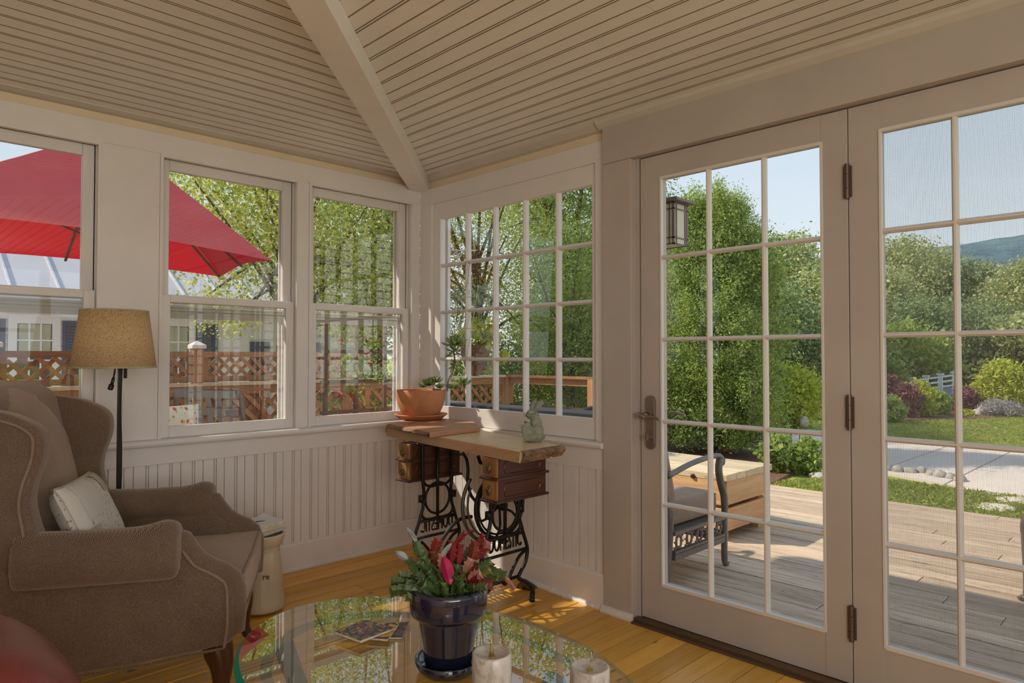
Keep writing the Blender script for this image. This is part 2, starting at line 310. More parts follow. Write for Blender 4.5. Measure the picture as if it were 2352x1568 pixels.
# ------------------------------------------------------------------ object helpers
ORI = {}
def props(o, label=None, cat=None, group=None, kind=None):
    if label: o['label'] = label
    if cat: o['category'] = cat
    if group: o['group'] = group
    if kind: o['kind'] = kind
def thing(name, label=None, cat=None, loc=(0, 0, 0), rz=0, group=None, kind=None):
    o = bpy.data.objects.new(name, None); COL.objects.link(o); o.location = loc; o.rotation_euler = (0, 0, rz); o.empty_display_size = .1
    ORI[o.name] = (Vector(loc), rz); props(o, label, cat, group, kind); return o
class MB:
    def __init__(s): s.v = []; s.f = []
    def add(s, vs, fs):
        b = len(s.v); s.v += [tuple(p) for p in vs]; s.f += [tuple(b+i for i in f) for f in fs]; return s
    def box(s, x0, x1, y0, y1, z0, z1):
        return s.add([(x, y, z) for z in (z0, z1) for y in (y0, y1) for x in (x0, x1)], [(0, 2, 3, 1), (4, 5, 7, 6), (0, 1, 5, 4), (2, 6, 7, 3), (0, 4, 6, 2), (1, 3, 7, 5)])
    def obox(s, c, ax, ay, az):     # half-vectors
        c = Vector(c); ax, ay, az = Vector(ax), Vector(ay), Vector(az)
        return s.add([c+ax*i+ay*j+az*k for k in (-1, 1) for j in (-1, 1) for i in (-1, 1)], [(0, 2, 3, 1), (4, 5, 7, 6), (0, 1, 5, 4), (2, 6, 7, 3), (0, 4, 6, 2), (1, 3, 7, 5)])
    def prism(s, poly, plane, a, b):  # poly of 2d pts; plane 'xz' extruded along y etc.
        n = len(poly); mk = {'xz': lambda p, d: (p[0], d, p[1]), 'yz': lambda p, d: (d, p[0], p[1]), 'xy': lambda p, d: (p[0], p[1], d)}[plane]
        vs = [mk(p, a) for p in poly]+[mk(p, b) for p in poly]
        return s.add(vs, [tuple(range(n)), tuple(range(2*n-1, n-1, -1))]+[(i, i+n, (i+1) % n+n, (i+1) % n) for i in range(n)])
    def tube(s, pts, r, n=8, closed=False, cap=True):
        pts = [Vector(p) for p in pts]; m = len(pts); rs = [float(q) for q in np.interp(np.linspace(0, len(r)-1, m), range(len(r)), r)] if hasattr(r, '__len__') else [r]*m
        up = Vector((0, 0, 1)); rings = []; prev = None
        for i, p in enumerate(pts):
            a = pts[(i-1) % m] if (i or closed) else p; b = pts[(i+1) % m] if (i < m-1 or closed) else p
            t = (b-a).normalized() if (b-a).length > 1e-9 else Vector((0, 0, 1))
            if prev is None: u = t.orthogonal().normalized()
            else:
                u = prev - t*prev.dot(t); u = u.normalized() if u.length > 1e-6 else t.orthogonal().normalized()
            prev = u; v = t.cross(u)
            rings.append([p+(u*math.cos(2*pi*k/n)+v*math.sin(2*pi*k/n))*rs[i] for k in range(n)])
        vs = [q for R in rings for q in R]; fs = []
        for i in range(m if closed else m-1):
            j = (i+1) % m
            fs += [(i*n+k, i*n+(k+1) % n, j*n+(k+1) % n, j*n+k) for k in range(n)]
        if cap and not closed: fs += [tuple(range(n))[::-1], tuple((m-1)*n+k for k in range(n))]
        return s.add(vs, fs)
    def lathe(s, prof, n=32, c=(0, 0, 0), cap=True, ex=1, ey=1):
        m = len(prof); vs = [(c[0]+r*ex*math.cos(2*pi*k/n), c[1]+r*ey*math.sin(2*pi*k/n), c[2]+z) for r, z in prof for k in range(n)]; fs = []
        for i in range(m-1): fs += [(i*n+k, i*n+(k+1) % n, (i+1)*n+(k+1) % n, (i+1)*n+k) for k in range(n)]
        if cap: fs += [tuple(range(n))[::-1], tuple((m-1)*n+k for k in range(n))]
        return s.add(vs, fs)
    def ell(s, c, r, n=12, rot=None):
        vs = []; c = Vector(c); m = n//2+1
        for i in range(m+1):
            th = pi*i/m
            for k in range(n):
                q = Vector((r[0]*math.sin(th)*math.cos(2*pi*k/n), r[1]*math.sin(th)*math.sin(2*pi*k/n), r[2]*math.cos(th)))
                if rot is not None: q = rot @ q
                vs.append(c+q)
        return s.add(vs, [(i*n+k, (i+1)*n+k, (i+1)*n+(k+1) % n, i*n+(k+1) % n) for i in range(m) for k in range(n)])
    def grid(s, fn, nu, nv):
        vs = [fn(i/nu, j/nv) for j in range(nv+1) for i in range(nu+1)]; w_ = nu+1
        return s.add(vs, [(j*w_+i, j*w_+i+1, (j+1)*w_+i+1, (j+1)*w_+i) for j in range(nv) for i in range(nu)])
    def build(s, name, mat, parent=None, smooth=False, bevel=0, seg=2, label=None, cat=None, group=None, kind=None, solid=0, sub=0, remesh=0, local=False, weld=False):
        me = bpy.data.meshes.new(name); P = parent; org = Vector((0, 0, 0)); rz = 0
        if P is not None:
            org, rz = ORI[P.name]
        vs = s.v
        if P is not None and not local:
            R = Matrix.Rotation(-rz, 3, 'Z'); vs = [R @ (Vector(v)-org) for v in s.v]
        me.from_pydata([tuple(v) for v in vs], [], s.f); me.update()
        bm = bmesh.new(); bm.from_mesh(me)
        if weld: bmesh.ops.remove_doubles(bm, verts=bm.verts, dist=1e-5)
        if not solid: bmesh.ops.recalc_face_normals(bm, faces=bm.faces)
        bm.to_mesh(me); bm.free()
        if isinstance(mat, str): mat = G(mat)
        me.materials.append(mat)
        if smooth: me.polygons.foreach_set('use_smooth', [True]*len(me.polygons))
        o = bpy.data.objects.new(name, me); COL.objects.link(o)
        if P is not None: o.parent = P; ORI[o.name] = (org, rz)
        else: ORI[o.name] = (Vector((0, 0, 0)), 0)
        if solid: md = o.modifiers.new('s', 'SOLIDIFY'); md.thickness = solid; md.offset = 0
        if remesh:
            md = o.modifiers.new('r', 'REMESH'); md.mode = 'VOXEL'; md.voxel_size = remesh; md.use_smooth_shade = True
            md = o.modifiers.new('sm', 'SMOOTH'); md.iterations = 4; md.factor = .6
        if bevel:
            md = o.modifiers.new('b', 'BEVEL'); md.width = bevel; md.segments = seg; md.limit_method = 'ANGLE'; md.angle_limit = math.radians(40)
        if sub: md = o.modifiers.new('u', 'SUBSURF'); md.levels = sub; md.render_levels = sub
        props(o, label, cat, group, kind); return o
CUBE = {}
def piece(name, mat, parent, x0, x1, y0, y1, z0, z1):   # a cheap box piece that shares its mesh with all alike pieces
    if mat not in CUBE:
        mb = MB().box(-.5, .5, -.5, .5, -.5, .5); me = bpy.data.meshes.new('piece_'+mat); me.from_pydata(mb.v, [], mb.f); me.materials.append(G(mat)); CUBE[mat] = me
    o = bpy.data.objects.new(name, CUBE[mat]); COL.objects.link(o); org, rz = ORI[parent.name] if parent else (Vector((0, 0, 0)), 0)
    c = Vector(((x0+x1)/2, (y0+y1)/2, (z0+z1)/2)); R = Matrix.Rotation(-rz, 3, 'Z')
    o.location = R @ (c-org); o.rotation_euler = (0, 0, -rz); o.scale = (x1-x0, y1-y0, z1-z0); o.parent = parent; ORI[o.name] = (org, rz); return o
def face_up(o):
    me = o.data
    if sum(p.normal.z for p in me.polygons) < 0: me.flip_normals()
    return o
def dup(root, loc=None, rz=None, **kw):
    def cp(o, par):
        c = o.copy(); COL.objects.link(c)
        if par is not None: c.parent = par
        for ch in o.children: cp(ch, c)
        return c
    r = cp(root, None)
    if loc is not None: r.location = loc
    if rz is not None: r.rotation_euler = (0, 0, rz)
    for k, v in kw.items(): r[k] = v
    return r
def bez(p0, p1, p2, p3, n=10):
    p0, p1, p2, p3 = map(Vector, (p0, p1, p2, p3)); return [p0*(1-t)**3+p1*3*t*(1-t)**2+p2*3*t*t*(1-t)+p3*t**3 for t in [i/n for i in range(n+1)]]
def spline(pts, n=6):
    pts = [Vector(p) for p in pts]; out = []
    for i in range(len(pts)-1):
        a = pts[max(i-1, 0)]; b = pts[i]; c = pts[i+1]; d = pts[min(i+2, len(pts)-1)]
        for k in range(n):
            t = k/n; out.append(.5*((2*b)+(c-a)*t+(2*a-5*b+4*c-d)*t*t+(3*b-3*c+d-a)*t**3))
    return out+[pts[-1]]
def text(body, name, mat, parent, loc, rot, size, depth, sx_=1.0, label=None):
    cu = bpy.data.curves.new(name, 'FONT'); cu.body = body; cu.size = size; cu.extrude = depth; cu.align_x = 'CENTER'; cu.align_y = 'BOTTOM'; cu.materials.append(G(mat)); cu.resolution_u = 3
    o = bpy.data.objects.new(name, cu); COL.objects.link(o); org, rz = ORI[parent.name]; R = Matrix.Rotation(-rz, 3, 'Z')
    o.location = R @ (Vector(loc)-org); o.rotation_euler = rot; o.scale = (sx_, 1, 1); o.parent = parent
    if label: o['label'] = label
    me = bpy.data.meshes.new_from_object(o); o2 = bpy.data.objects.new(name, me); COL.objects.link(o2); o2.location = o.location; o2.rotation_euler = rot; o2.scale = (sx_, 1, 1); o2.parent = parent
    if label: o2['label'] = label
    bpy.data.objects.remove(o); return o2
def leaves(name, P, size, mat, parent, asp=.5, up=.3, jit=.35, kind='stuff', nrm=None):
    P = np.asarray(P, float); n = len(P)
    if n == 0: return None
    if parent is not None: P = P-np.array(ORI[parent.name][0])
    d = rng.normal(size=(n, 3)); 
    if nrm is not None: d = d*.8+nrm
    d[:, 2] += up; d /= np.linalg.norm(d, axis=1)[:, None]+1e-9
    a = rng.normal(size=(n, 3)); u = np.cross(d, a); u /= np.linalg.norm(u, axis=1)[:, None]+1e-9; v = np.cross(d, u)
    s = size*(1+jit*rng.normal(size=(n, 1))).clip(.3, 2)
    V = np.empty((n, 4, 3)); V[:, 0] = P-u*s*.5; V[:, 1] = P+v*s*asp*.5; V[:, 2] = P+u*s*.5; V[:, 3] = P-v*s*asp*.5
    me = bpy.data.meshes.new(name); me.vertices.add(4*n); me.vertices.foreach_set('co', V.reshape(-1)); me.loops.add(4*n); me.loops.foreach_set('vertex_index', np.arange(4*n, dtype=np.int32))
    me.polygons.add(n); me.polygons.foreach_set('loop_start', np.arange(0, 4*n, 4, dtype=np.int32)); me.polygons.foreach_set('loop_total', np.full(n, 4, dtype=np.int32)); me.update(calc_edges=True)
    me.materials.append(G(mat)); o = bpy.data.objects.new(name, me); COL.objects.link(o)
    if parent is not None: o.parent = parent; ORI[o.name] = ORI[parent.name]
    else: ORI[o.name] = (Vector((0, 0, 0)), 0)
    if kind: o['kind'] = kind
    return o
def blob(c, r, n, k=1.0, clump=60, hollow=.55):   # points in clumps on an ellipsoid's shell and inside
    c = np.array(c); r = np.array(r); m = max(6, n//clump)
    d = rng.normal(size=(m, 3)); d /= np.linalg.norm(d, axis=1)[:, None]; rad = (hollow+(1-hollow)*rng.random((m, 1))**.6)
    cen = c+d*rad*r; idx = rng.integers(0, m, n); cr_ = np.mean(r)*.17*k
    return cen[idx]+rng.normal(size=(n, 3))*cr_*np.array([1, 1, .6])
# ------------------------------------------------------------------ room shell
XW, YS, CZ = -4.4, -5.3, 2.2
def st(name, label=None):
    o = thing(name, kind='structure'); 
    if label: o['label'] = label
    return o
def zf(y): return max(-.045, .03*y)      # the old floor drops a little away from the north wall
floor = st('floor')
y = -.012; i = 0
while y > YS:
    wd = .098+.012*math.sin(i*2.1); z = zf(y-wd/2); x = XW
    cuts = sorted(random.uniform(XW+.3, -.5) for _ in range(2 if i % 3 else 1))
    for x1 in cuts+[0.0]:
        if x1-x > .05: piece('board', 'pine_floor', floor, x+.0012, min(x1-.0012, -.004), y-wd+.0030, y, z-.02, z+random.uniform(-.0006, .0006))
        x = x1
    y -= wd; i += 1
MB().box(XW-.1, .02, YS-.1, .12, -.12, -.068).build('subfloor', 'dark_threshold', floor)
ceil = st('ceiling')
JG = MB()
def plank_mesh(par, axis, a, b, t0, wd, kind):
    # profile across t: bead groove edges; z downwards
    pr = [(0, .018), (0, .0022), (.0052, .0022), (.0062, 0), (wd, 0), (wd, .018)]; jt = [(0, .0052)]
    if kind: pr = [(0, .018), (0, .0022), (.0046, .0022), (.0056, 0), (.0108, 0), (.0116, .0022), (.0158, .0022), (.0168, 0), (wd, 0), (wd, .018)]; jt = [(0, .0046), (.0118, .0158)]
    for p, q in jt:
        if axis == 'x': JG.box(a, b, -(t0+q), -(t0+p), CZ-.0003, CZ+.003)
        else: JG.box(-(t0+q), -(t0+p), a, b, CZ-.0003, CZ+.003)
    m = MB()
    if axis == 'x': m.prism([(-(t0+p[0]), CZ+p[1]) for p in pr], 'yz', a, b)
    else: m.prism([(-(t0+p[0]), CZ+p[1]) for p in pr], 'xz', a, b)
    return m.build('plank', 'ceiling_paint', par)
t = .015; k = 0
while t < 4.2:
    wd = .0757
    if t < 2.55: plank_mesh(ceil, 'x', XW, -(t+wd*.6), t, wd, k % 2)          # north half, boards along x, mitred under the hip beam
    if t < 4.3:
        if k in (5, 9): plank_mesh(ceil, 'y', -1.9-k*.03, -(t+wd*.6), t, wd, k % 2); plank_mesh(ceil, 'y', YS, -1.9015-k*.03, t, wd, k % 2)
        else: plank_mesh(ceil, 'y', YS, -min(t+wd*.6, 5.2), t, wd, k % 2)
    t += wd; k += 1
JG.build('joint_dirt', 'joint_grime', ceil, kind='stuff')  # flush dark strips painted in for the shade of the plank grooves
MB().box(XW-.1, .1, YS-.1, .1, CZ+.016, CZ+.05).build('roof_deck', 'roof_shingle', ceil)
bm_ = st('trim_1')
MB().obox((-1.6, -1.6, CZ-.04), (1.62, 1.62, 0), (.0407, -.0407, 0), (0, 0, .04)).build('hip_beam', 'ceiling_paint', bm_, bevel=.004)
roof = st('roof')
MB().box(XW-.3, .17, YS-.3, .62, 2.30, 2.36).build('roof_slab', 'roof_shingle', roof)
MB().box(.13, .19, YS-.3, .62, 2.22, 2.36).box(XW-.3, .13, .57, .62, 2.22, 2.36).build('fascia', 'house_trim', roof)
MB().box(.10, .13, YS-.3, .62, 2.22, 2.24).box(.0, .13, YS-.3, .57, 2.235, 2.25).box(XW-.3, 0, .1, .57, 2.235, 2.25).build('soffit', 'house_trim', roof)
# ---- north wall (left in the picture), casing face at y = 0
wl = st('wall_left')
OP = [(-3.91, -3.22), (-3.16, -2.47), (-2.41, -1.72), (-1.483, -.795), (-.737, -.05)]
MB().box(XW, 0, 0, .12, 2.052, 2.146).build('head_casing', 'white_paint', wl, bevel=.002)
MB().box(XW, 0, .012, .12, 2.146, 2.25).build('frieze', 'ivory_paint', wl)
MB().prism([(-.04, CZ), (-.04, CZ-.006), (-.012, CZ-.016), (.012, CZ-.018), (.012, CZ)], 'yz', XW, -.0).build('crown', 'grey_crown_paint', wl)
xs = [XW]+[v for o_ in OP for v in o_]+[0.0]
for a, b in zip(xs[::2], xs[1::2]): MB().box(a, b, 0, .12, .738, 2.0519).build('casing', 'white_paint', wl, bevel=.002)
MB().prism([(-.042, .712), (-.046, .722), (-.042, .734), (-.036, .738), (.06, .738), (.06, .708), (-.036, .708)], 'yz', XW, 0).build('stool', 'white_paint', wl, smooth=False, bevel=.002)
MB().box(XW, 0, -.008, .03, .623, .708).build('apron', 'white_paint', wl, bevel=.002)
MB().box(XW, 0, .012, .12, -.12, .708).build('wall_core', 'white_paint', wl)
MB().box(-.071, 0, -.004, .012, .14, .623).build('corner_board', 'white_paint', wl)
x = -.071; k = 0
while x > -2.75:
    wd = .0504
    pr = [(x-wd, .0), (x-wd+.0008, -.0), (x-wd+.0025, .009), (x-wd+.0045, .009), (x-wd+.0060, .0015), (x-wd+.011, .0015), (x-wd+.0122, .009), (x-wd+.0145, .009), (x-wd+.016, 0), (x-.0005, 0), (x, .005), (x, .012), (x-wd, .012)]
    if k % 2: pr = [(x-wd, .009), (x-wd+.0022, .009), (x-wd+.0040, 0), (x-.0005, 0), (x, .005), (x, .012), (x-wd, .012)]
    m = MB(); n = len(pr); m.prism(pr, 'xy', .139, .624); m.build('plank', 'white_paint', wl); x -= wd; k += 1
bl = st('baseboard_left')
MB().prism([(-.012, 0), (-.012, .128), (-.006, .138), (.012, .141), (.012, 0)], 'yz', XW, 0).build('board', 'white_paint', bl)
MB().prism([(-.026, -.01), (-.026, .008), (-.02, .017), (-.012, .02), (-.012, -.01)], 'yz', XW, -.0).build('shoe', 'white_paint', bl)
def dh_window(n, x0, x1, seen=True):
    W = st('window_%d' % n)
    zb, zt = .738, 2.052; zm0, zm1 = 1.368, 1.405
    # stops around the opening
    m = MB().box(x0+.0002, x0+.014, -.004, .02, zb, zt-.0145).box(x1-.014, x1-.0002, -.004, .02, zb, zt-.0145).box(x0+.0002, x1-.0002, -.004, .02, zt-.014, zt-.0002)
    m.build('stop_bead', 'white_paint', W)
    # parting strip and outer frame with storm tracks
    m = MB()
    for xx in (x0, x1-.012): m.box(xx, xx+.012, .052, .058, zb, zt)
    for i_ in range(4):
        yy = .10+i_*.014; ww = .026+.006*(i_ % 2)+.004*i_
        m.box(x0, x0+ww, yy, yy+.008, zb, zt).box(x1-ww, x1, yy, yy+.008, zb, zt)
    m.box(x0, x0+.028, .10, .156, zb, zt).box(x1-.028, x1, .10, .156, zb, zt).box(x0, x1, .10, .156, zb-.01, zb+.02).box(x0, x1, .10, .156, zt-.03, zt)
    m.build('storm_frame', 'white_paint', W)
    MB().box(x0+.028, x1-.028, .11, .14, 1.352, 1.362).box(x0+.028, x1-.028, .105, .135, 1.335, 1.345).box(x0+.028, x1-.028, .112, .15, 1.318, 1.328).box(x0+.04, x1-.04, .12, .128, 1.30, 1.352).build('storm_rail', 'grey_crown_paint', W)
    for nm_, yy, a, b, s_, bt, tp in (('upper_sash', .06, zm0, zt-.004, .046, .037, .052), ('lower_sash', .022, zb, zm1, .044, .052, .036)):
        xa, xb = x0+.014, x1-.014
        m = MB().box(xa, xa+s_, yy, yy+.03, a, b).box(xb-s_, xb, yy, yy+.03, a, b).box(xa+s_, xb-s_, yy, yy+.03, b-tp, b).box(xa+s_, xb-s_, yy, yy+.03, a, a+bt)
        S_ = m.build(nm_, 'white_paint', W, bevel=.004)
        MB().box(xa+s_-.003, xb-s_+.003, yy+.013, yy+.017, a+bt-.003, b-tp+.003).build('pane', 'old_window_glass', S_)
    MB().box(x0, x1, .155, .162, zb-.02, zb+.03).build('outer_sill', 'white_paint', W)
for n, (a, b) in enumerate(OP): dh_window(n+1, a, b)
# ---- east wall (right in the picture), window casing face at x = 0
wr = st('wall_right')
ZS = .693
MB().box(0, .12, -1.4255, 0, 2.04, 2.125).build('head_casing', 'white_paint', wr, bevel=.002)
MB().box(.012, .12, -1.4255, 0, 2.125, 2.25).build('frieze', 'ivory_paint', wr)
MB().prism([(-.04, CZ), (-.04, CZ-.008), (-.012, CZ-.028), (.012, CZ-.034), (.012, CZ)], 'xz', -1.42, 0).build('crown', 'grey_crown_paint', wr)
MB().box(0, .12, -.106, -.0, ZS+.02, 2.04).build('casing', 'white_paint', wr, bevel=.002)
MB().box(0, .12, -1.4255, -1.378, ZS, 2.04).build('casing', 'white_paint', wr, bevel=.002)
MB().box(-.012, .12, -1.4255, 0, .590, ZS-.0).build('apron', 'white_paint', wr, bevel=.002)
MB().prism([(-.042, ZS+.003), (-.046, ZS+.014), (-.040, ZS+.026), (.05, ZS+.03), (.05, ZS), (-.036, ZS)], 'xz', -1.4255, -.04).build('stool', 'white_paint', wr)
MB().box(.004, .12, -1.4255, 0, -.12, .60).build('wall_core', 'white_paint', wr)
y = -.012; k = 0
while y > -1.40:
    wd = .0504; a, b = y-wd, y
    pr = [(0, a), (0, a+.0008), (.009, a+.0025), (.009, a+.0045), (.0015, a+.006), (.0015, a+.011), (.009, a+.0122), (.009, a+.0145), (0, a+.016), (0, b-.0005), (.005, b), (.012, b), (.012, a)] if k % 2 == 0 else [(.009, a), (.009, a+.0022), (0, a+.004), (0, b-.0005), (.005, b), (.012, b), (.012, a)]
    MB().prism([(p[0]-.008, p[1]) for p in pr], 'xy', .11, .592).build('plank', 'white_paint', wr); y -= wd; k += 1
br = st('baseboard_right')
MB().prism([(-.022, -.06), (-.022, .108), (-.018, .118), (-.006, .122), (.012, .122), (.012, -.06)], 'xz', -1.43, -.0).build('board', 'white_paint', br)
m = MB()
for q in range(14):
    y0, y1 = -q*.102, -(q+1)*.102; m.prism([(-.036, zf(y0)-.01), (-.036, zf(y0)+.006), (-.030, zf(y0)+.016), (-.022, zf(y0)+.02), (-.022, zf(y0)-.01)], 'xz', y1, y0)
m.build('shoe', 'white_paint', br)
# window 6: fixed sash of twenty lights
W4 = st('window_6')
gy = [-1.334+.230*i_ for i_ in range(6)]; gz = [.822+.2778*i_ for i_ in range(5)]
MB().box(-.003, .02, -.114, -.1062, ZS+.03, 2.0275).box(-.003, .02, -1.3778, -1.366, ZS+.03, 2.0275).box(-.003, .02, -1.3778, -.1062, 2.028, 2.0398).build('stop_bead', 'white_paint', W4)
MB().box(.012, .05, -.185, -.106, ZS+.03, 2.04).box(.012, .05, -1.378, -1.333, ZS+.03, 2.04).box(.012, .05, -1.334, -.184, 1.933, 2.04).box(.012, .05, -1.334, -.184, ZS+.03, .823).build('sash', 'white_paint', W4, bevel=.002)
for yy in gy[1:-1]: MB().prism([(.014, yy-.004), (.014, yy+.004), (.026, yy+.010), (.048, yy+.010), (.048, yy-.010), (.026, yy-.010)], 'xy', .823, 1.933).build('muntin', 'white_paint', W4)
for zz in gz[1:]:
    if zz < 1.9: MB().prism([(.0145, zz-.004), (.0145, zz+.004), (.026, zz+.010), (.047, zz+.010), (.047, zz-.010), (.026, zz-.010)], 'xz', -1.334, -.184).build('muntin', 'white_paint', W4)
for a, b in zip(gy, gy[1:]):
    for c, d in zip(gz, gz[1:]+[1.933]):
        if c < 1.9: piece('pane', 'storm_window_glass', W4, .034, .037, a+.004, b-.004, c+.004, min(d, 1.933)-.004)
m = MB()
for i_ in range(3): m.box(.085+i_*.012, .092+i_*.012, -.165+.006*i_, -.106, ZS, 2.0).box(.085+i_*.012, .092+i_*.012, -1.378, -1.345, ZS, 2.0)
m.build('storm_frame', 'white_paint', W4)
MB().box(.12, .30, -1.45, .2, .805, .83).build('outer_ledge', 'dark_ledge', W4, label='dark grey ledge outside the many-paned window')
# door surround
tr2 = st('trim_2')
MB().box(-.026, .12, -1.584, -1.4255, -.06, 2.0).build('pilaster', 'door_paint', tr2, bevel=.003)
MB().prism([(-.044, -.055), (-.044, -.035), (-.036, -.02), (-.026, -.015), (-.02, -.055)], 'xz', -1.59, -1.418).build('plinth_shoe', 'white_paint', tr2)
MB().box(-.026, .12, -4.6, -1.4255, 2.001, 2.25).build('head_casing', 'door_paint', tr2, bevel=.002)
MB().prism([(-.056, CZ), (-.052, CZ-.014), (-.034, CZ-.03), (-.026, CZ-.034), (-.026, CZ)], 'xz', -4.6, -1.405).build('crown', 'grey_crown_paint', tr2)
MB().box(.008, .12, -1.600, -1.584, -.06, 2.0).build('jamb', 'door_paint', tr2)
MB().box(.066, .12, -4.6, -1.60, 1.985, 2.02).build('head_jamb', 'door_paint', tr2)
th = st('trim_3')
MB().box(-.052, -.026, -4.6, -1.592, -.075, -.038).build('threshold', 'dark_threshold', th, bevel=.004)
MB().box(-.03, .012, -4.6, -1.592, -.075, -.028).box(.014, .03, -4.6, -1.592, -.08, -.034).box(.03, .14, -4.6, -1.592, -.10, -.03).build('threshold_step', 'dark_threshold', th, bevel=.002)
def french_door(n, ya, yb, g0, g1, vm, hinge=True):
    D = st('door_%d' % n); x0, x1 = .015, .058; zb, zt = -.027, 1.996; gb, gt = .134, 1.892
    MB().box(x0, x1, g0, ya, zb, zt).build('stile', 'door_paint', D, bevel=.0015); MB().box(x0, x1, yb, g1, zb, zt).build('stile', 'door_paint', D, bevel=.0015)
    MB().box(x0+.0004, x1, g1, g0, gt, zt).build('top_rail', 'door_paint', D); MB().box(x0+.0004, x1, g1, g0, zb, gb).build('bottom_rail', 'door_paint', D)
    b = MB()
    def bd(p0, p1, q):
        pass
    b.box(x0-.004, x0+.012, g0-.004, g0+.006, gb-.006, gt+.006).box(x0-.004, x0+.012, g1-.006, g1+.004, gb-.006, gt+.006).box(x0-.004, x0+.012, g1, g0, gb-.010, gb+.005).box(x0-.004, x0+.012, g1, g0, gt-.005, gt+.008)
    b.build('glazing_bead', 'muntin_paint', D, bevel=.002)
    for yy in vm: MB().prism([(x0-.002, yy-.003), (x0-.002, yy+.003), (x0+.008, yy+.009), (x0+.024, yy+.009), (x0+.024, yy-.009), (x0+.008, yy-.009)], 'xy', gb, gt).build('muntin', 'muntin_paint', D)
    for zz in (.477, .835, 1.190, 1.547): MB().prism([(x0-.0015, zz-.003), (x0-.0015, zz+.003), (x0+.008, zz+.009), (x0+.023, zz+.009), (x0+.023, zz-.009), (x0+.008, zz-.009)], 'xz', g1, g0).build('muntin', 'muntin_paint', D)
    ys = [g1]+sorted(vm)+[g0]; zs = [gb, .477, .835, 1.190, 1.547, gt]
    for a, b_ in zip(ys, ys[1:]):
        for c, d in zip(zs, zs[1:]): piece('pane', 'window_glass', D, x0+.016, x0+.019, a+.003, b_-.003, c+.003, d-.003)
    return D
d1 = french_door(1, -1.607, -2.486, -1.713, -2.394, (-1.935, -2.173))
d2 = french_door(2, -2.489, -3.37, -2.593, -3.27, (-2.810, -3.04))
d3 = french_door(3, -3.373, -4.25, -3.48, -4.15, (-3.70, -3.93))
MB().box(0.0, .12, -4.6, -4.255, -.06, 2.0).build('casing', 'door_paint', tr2)
for zz in (1.735, .92, .185):
    h = MB(); yy = -2.487
    h.tube([(.006, yy, zz-.062), (.006, yy, zz-.026)], .0085, 10).tube([(.006, yy, zz-.0245), (.006, yy, zz+.0245)], .0085, 10).tube([(.006, yy, zz+.026), (.006, yy, zz+.062)], .0085, 10).box(.008, .016, yy-.014, yy+.014, zz-.055, zz+.055)
    h.build('hinge', 'hinge_metal', d1, smooth=False)
# lever handle set
def capsule(y0, z0, z1, hw, n=10):
    return [(y0+hw*math.cos(a), z1-hw+hw*math.sin(a)) for a in [pi*i_/n for i_ in range(n+1)]]+[(y0+hw*math.cos(a), z0+hw+hw*math.sin(a)) for a in [pi+pi*i_/n for i_ in range(n+1)]]
hs = MB().prism(capsule(-1.661, .71, .945, .023), 'yz', .001, .015).build('escutcheon', 'satin_nickel', d1, bevel=.003)
MB().tube([(.004, -1.648, .862), (-.035, -1.646, .860)], .011, 12).build('neck', 'satin_nickel', hs, smooth=True)
MB().tube(spline([(-.036, -1.628, .868), (-.040, -1.642, .861), (-.040, -1.665, .853), (-.040, -1.690, .857), (-.040, -1.715, .855), (-.040, -1.738, .846)]), [.007]*6+[.012]*6+[.008]*6+[.006]*13, 10).build('lever', 'satin_nickel', hs, smooth=True)
MB().tube([(.001, -1.661, .765), (-.016, -1.661, .765)], .010, 12).box(-.030, -.014, -1.664, -1.658, .752, .782).build('thumb_turn', 'satin_nickel', hs)
MB().tube([(.060, -1.648, .862), (.10, -1.646, .860)], .011, 12).tube(spline([(.10, -1.640, .868), (.10, -1.665, .858), (.10, -1.70, .866), (.10, -1.735, .868), (.10, -1.775, .858)]), .007, 10).build('outer_lever', 'satin_nickel', d1, smooth=True, label='door lever on the outer side of the glass')
# insect screen outside door 2
sc_ = st('window_7'); sc_['label'] = 'framed insect screen door outside the right-hand glazed door'
MB().box(.128, .146, -2.53, -2.49, -.06, 2.0).box(.128, .146, -3.40, -3.36, -.06, 2.0).box(.128, .146, -3.36, -2.53, 1.935, 2.0).box(.128, .146, -3.36, -2.53, -.06, .03).build('frame', 'ivory_paint', sc_)
MB().box(.1365, .1375, -3.36, -2.53, .03, 1.935).build('mesh_panel', 'insect_mesh', sc_)
# ---- unseen south and west walls, with the windows that light the room from behind the camera
MB().box(XW-.1, XW, YS, 0, -.12, 2.3).build('wall_core', 'white_paint', st('wall_west'))
for nm_, ax in (('wall_back', 'y'),):
    Wd = st(nm_)
    def bx_(a0, a1, z0, z1, d0=-.1, d1=0, mat='white_paint', nn='wall_core'):
        if ax == 'y': MB().box(a0, a1, YS+d0, YS+d1, z0, z1).build(nn, mat, Wd)
        else: MB().box(XW+d0, XW+d1, a0, a1, z0, z1).build(nn, mat, Wd)
    lo, hi = (XW, 0) if ax == 'y' else (YS, 0)
    bx_(lo, hi, -.12, .735); bx_(lo, hi, 2.05, 2.3); bx_(lo, lo+.12, .735, 2.05); bx_(hi-.12, hi, .735, 2.05)
    nn_ = 5; L_ = (hi-lo-.24)/nn_
    for i_ in range(1, nn_): bx_(lo+.12+L_*i_-.04, lo+.12+L_*i_+.04, .735, 2.05)
    for i_ in range(nn_): bx_(lo+.12+L_*i_, lo+.12+L_*(i_+1), 1.37, 1.41, -.06, -.03, nn='meeting_rail')
    bx_(lo+.12, hi-.12, .735, 2.05, -.048, -.044, 'window_glass', 'pane')
MB().box(0, .12, YS, -4.6, -.12, 2.25).build('wall_core', 'white_paint', wr)
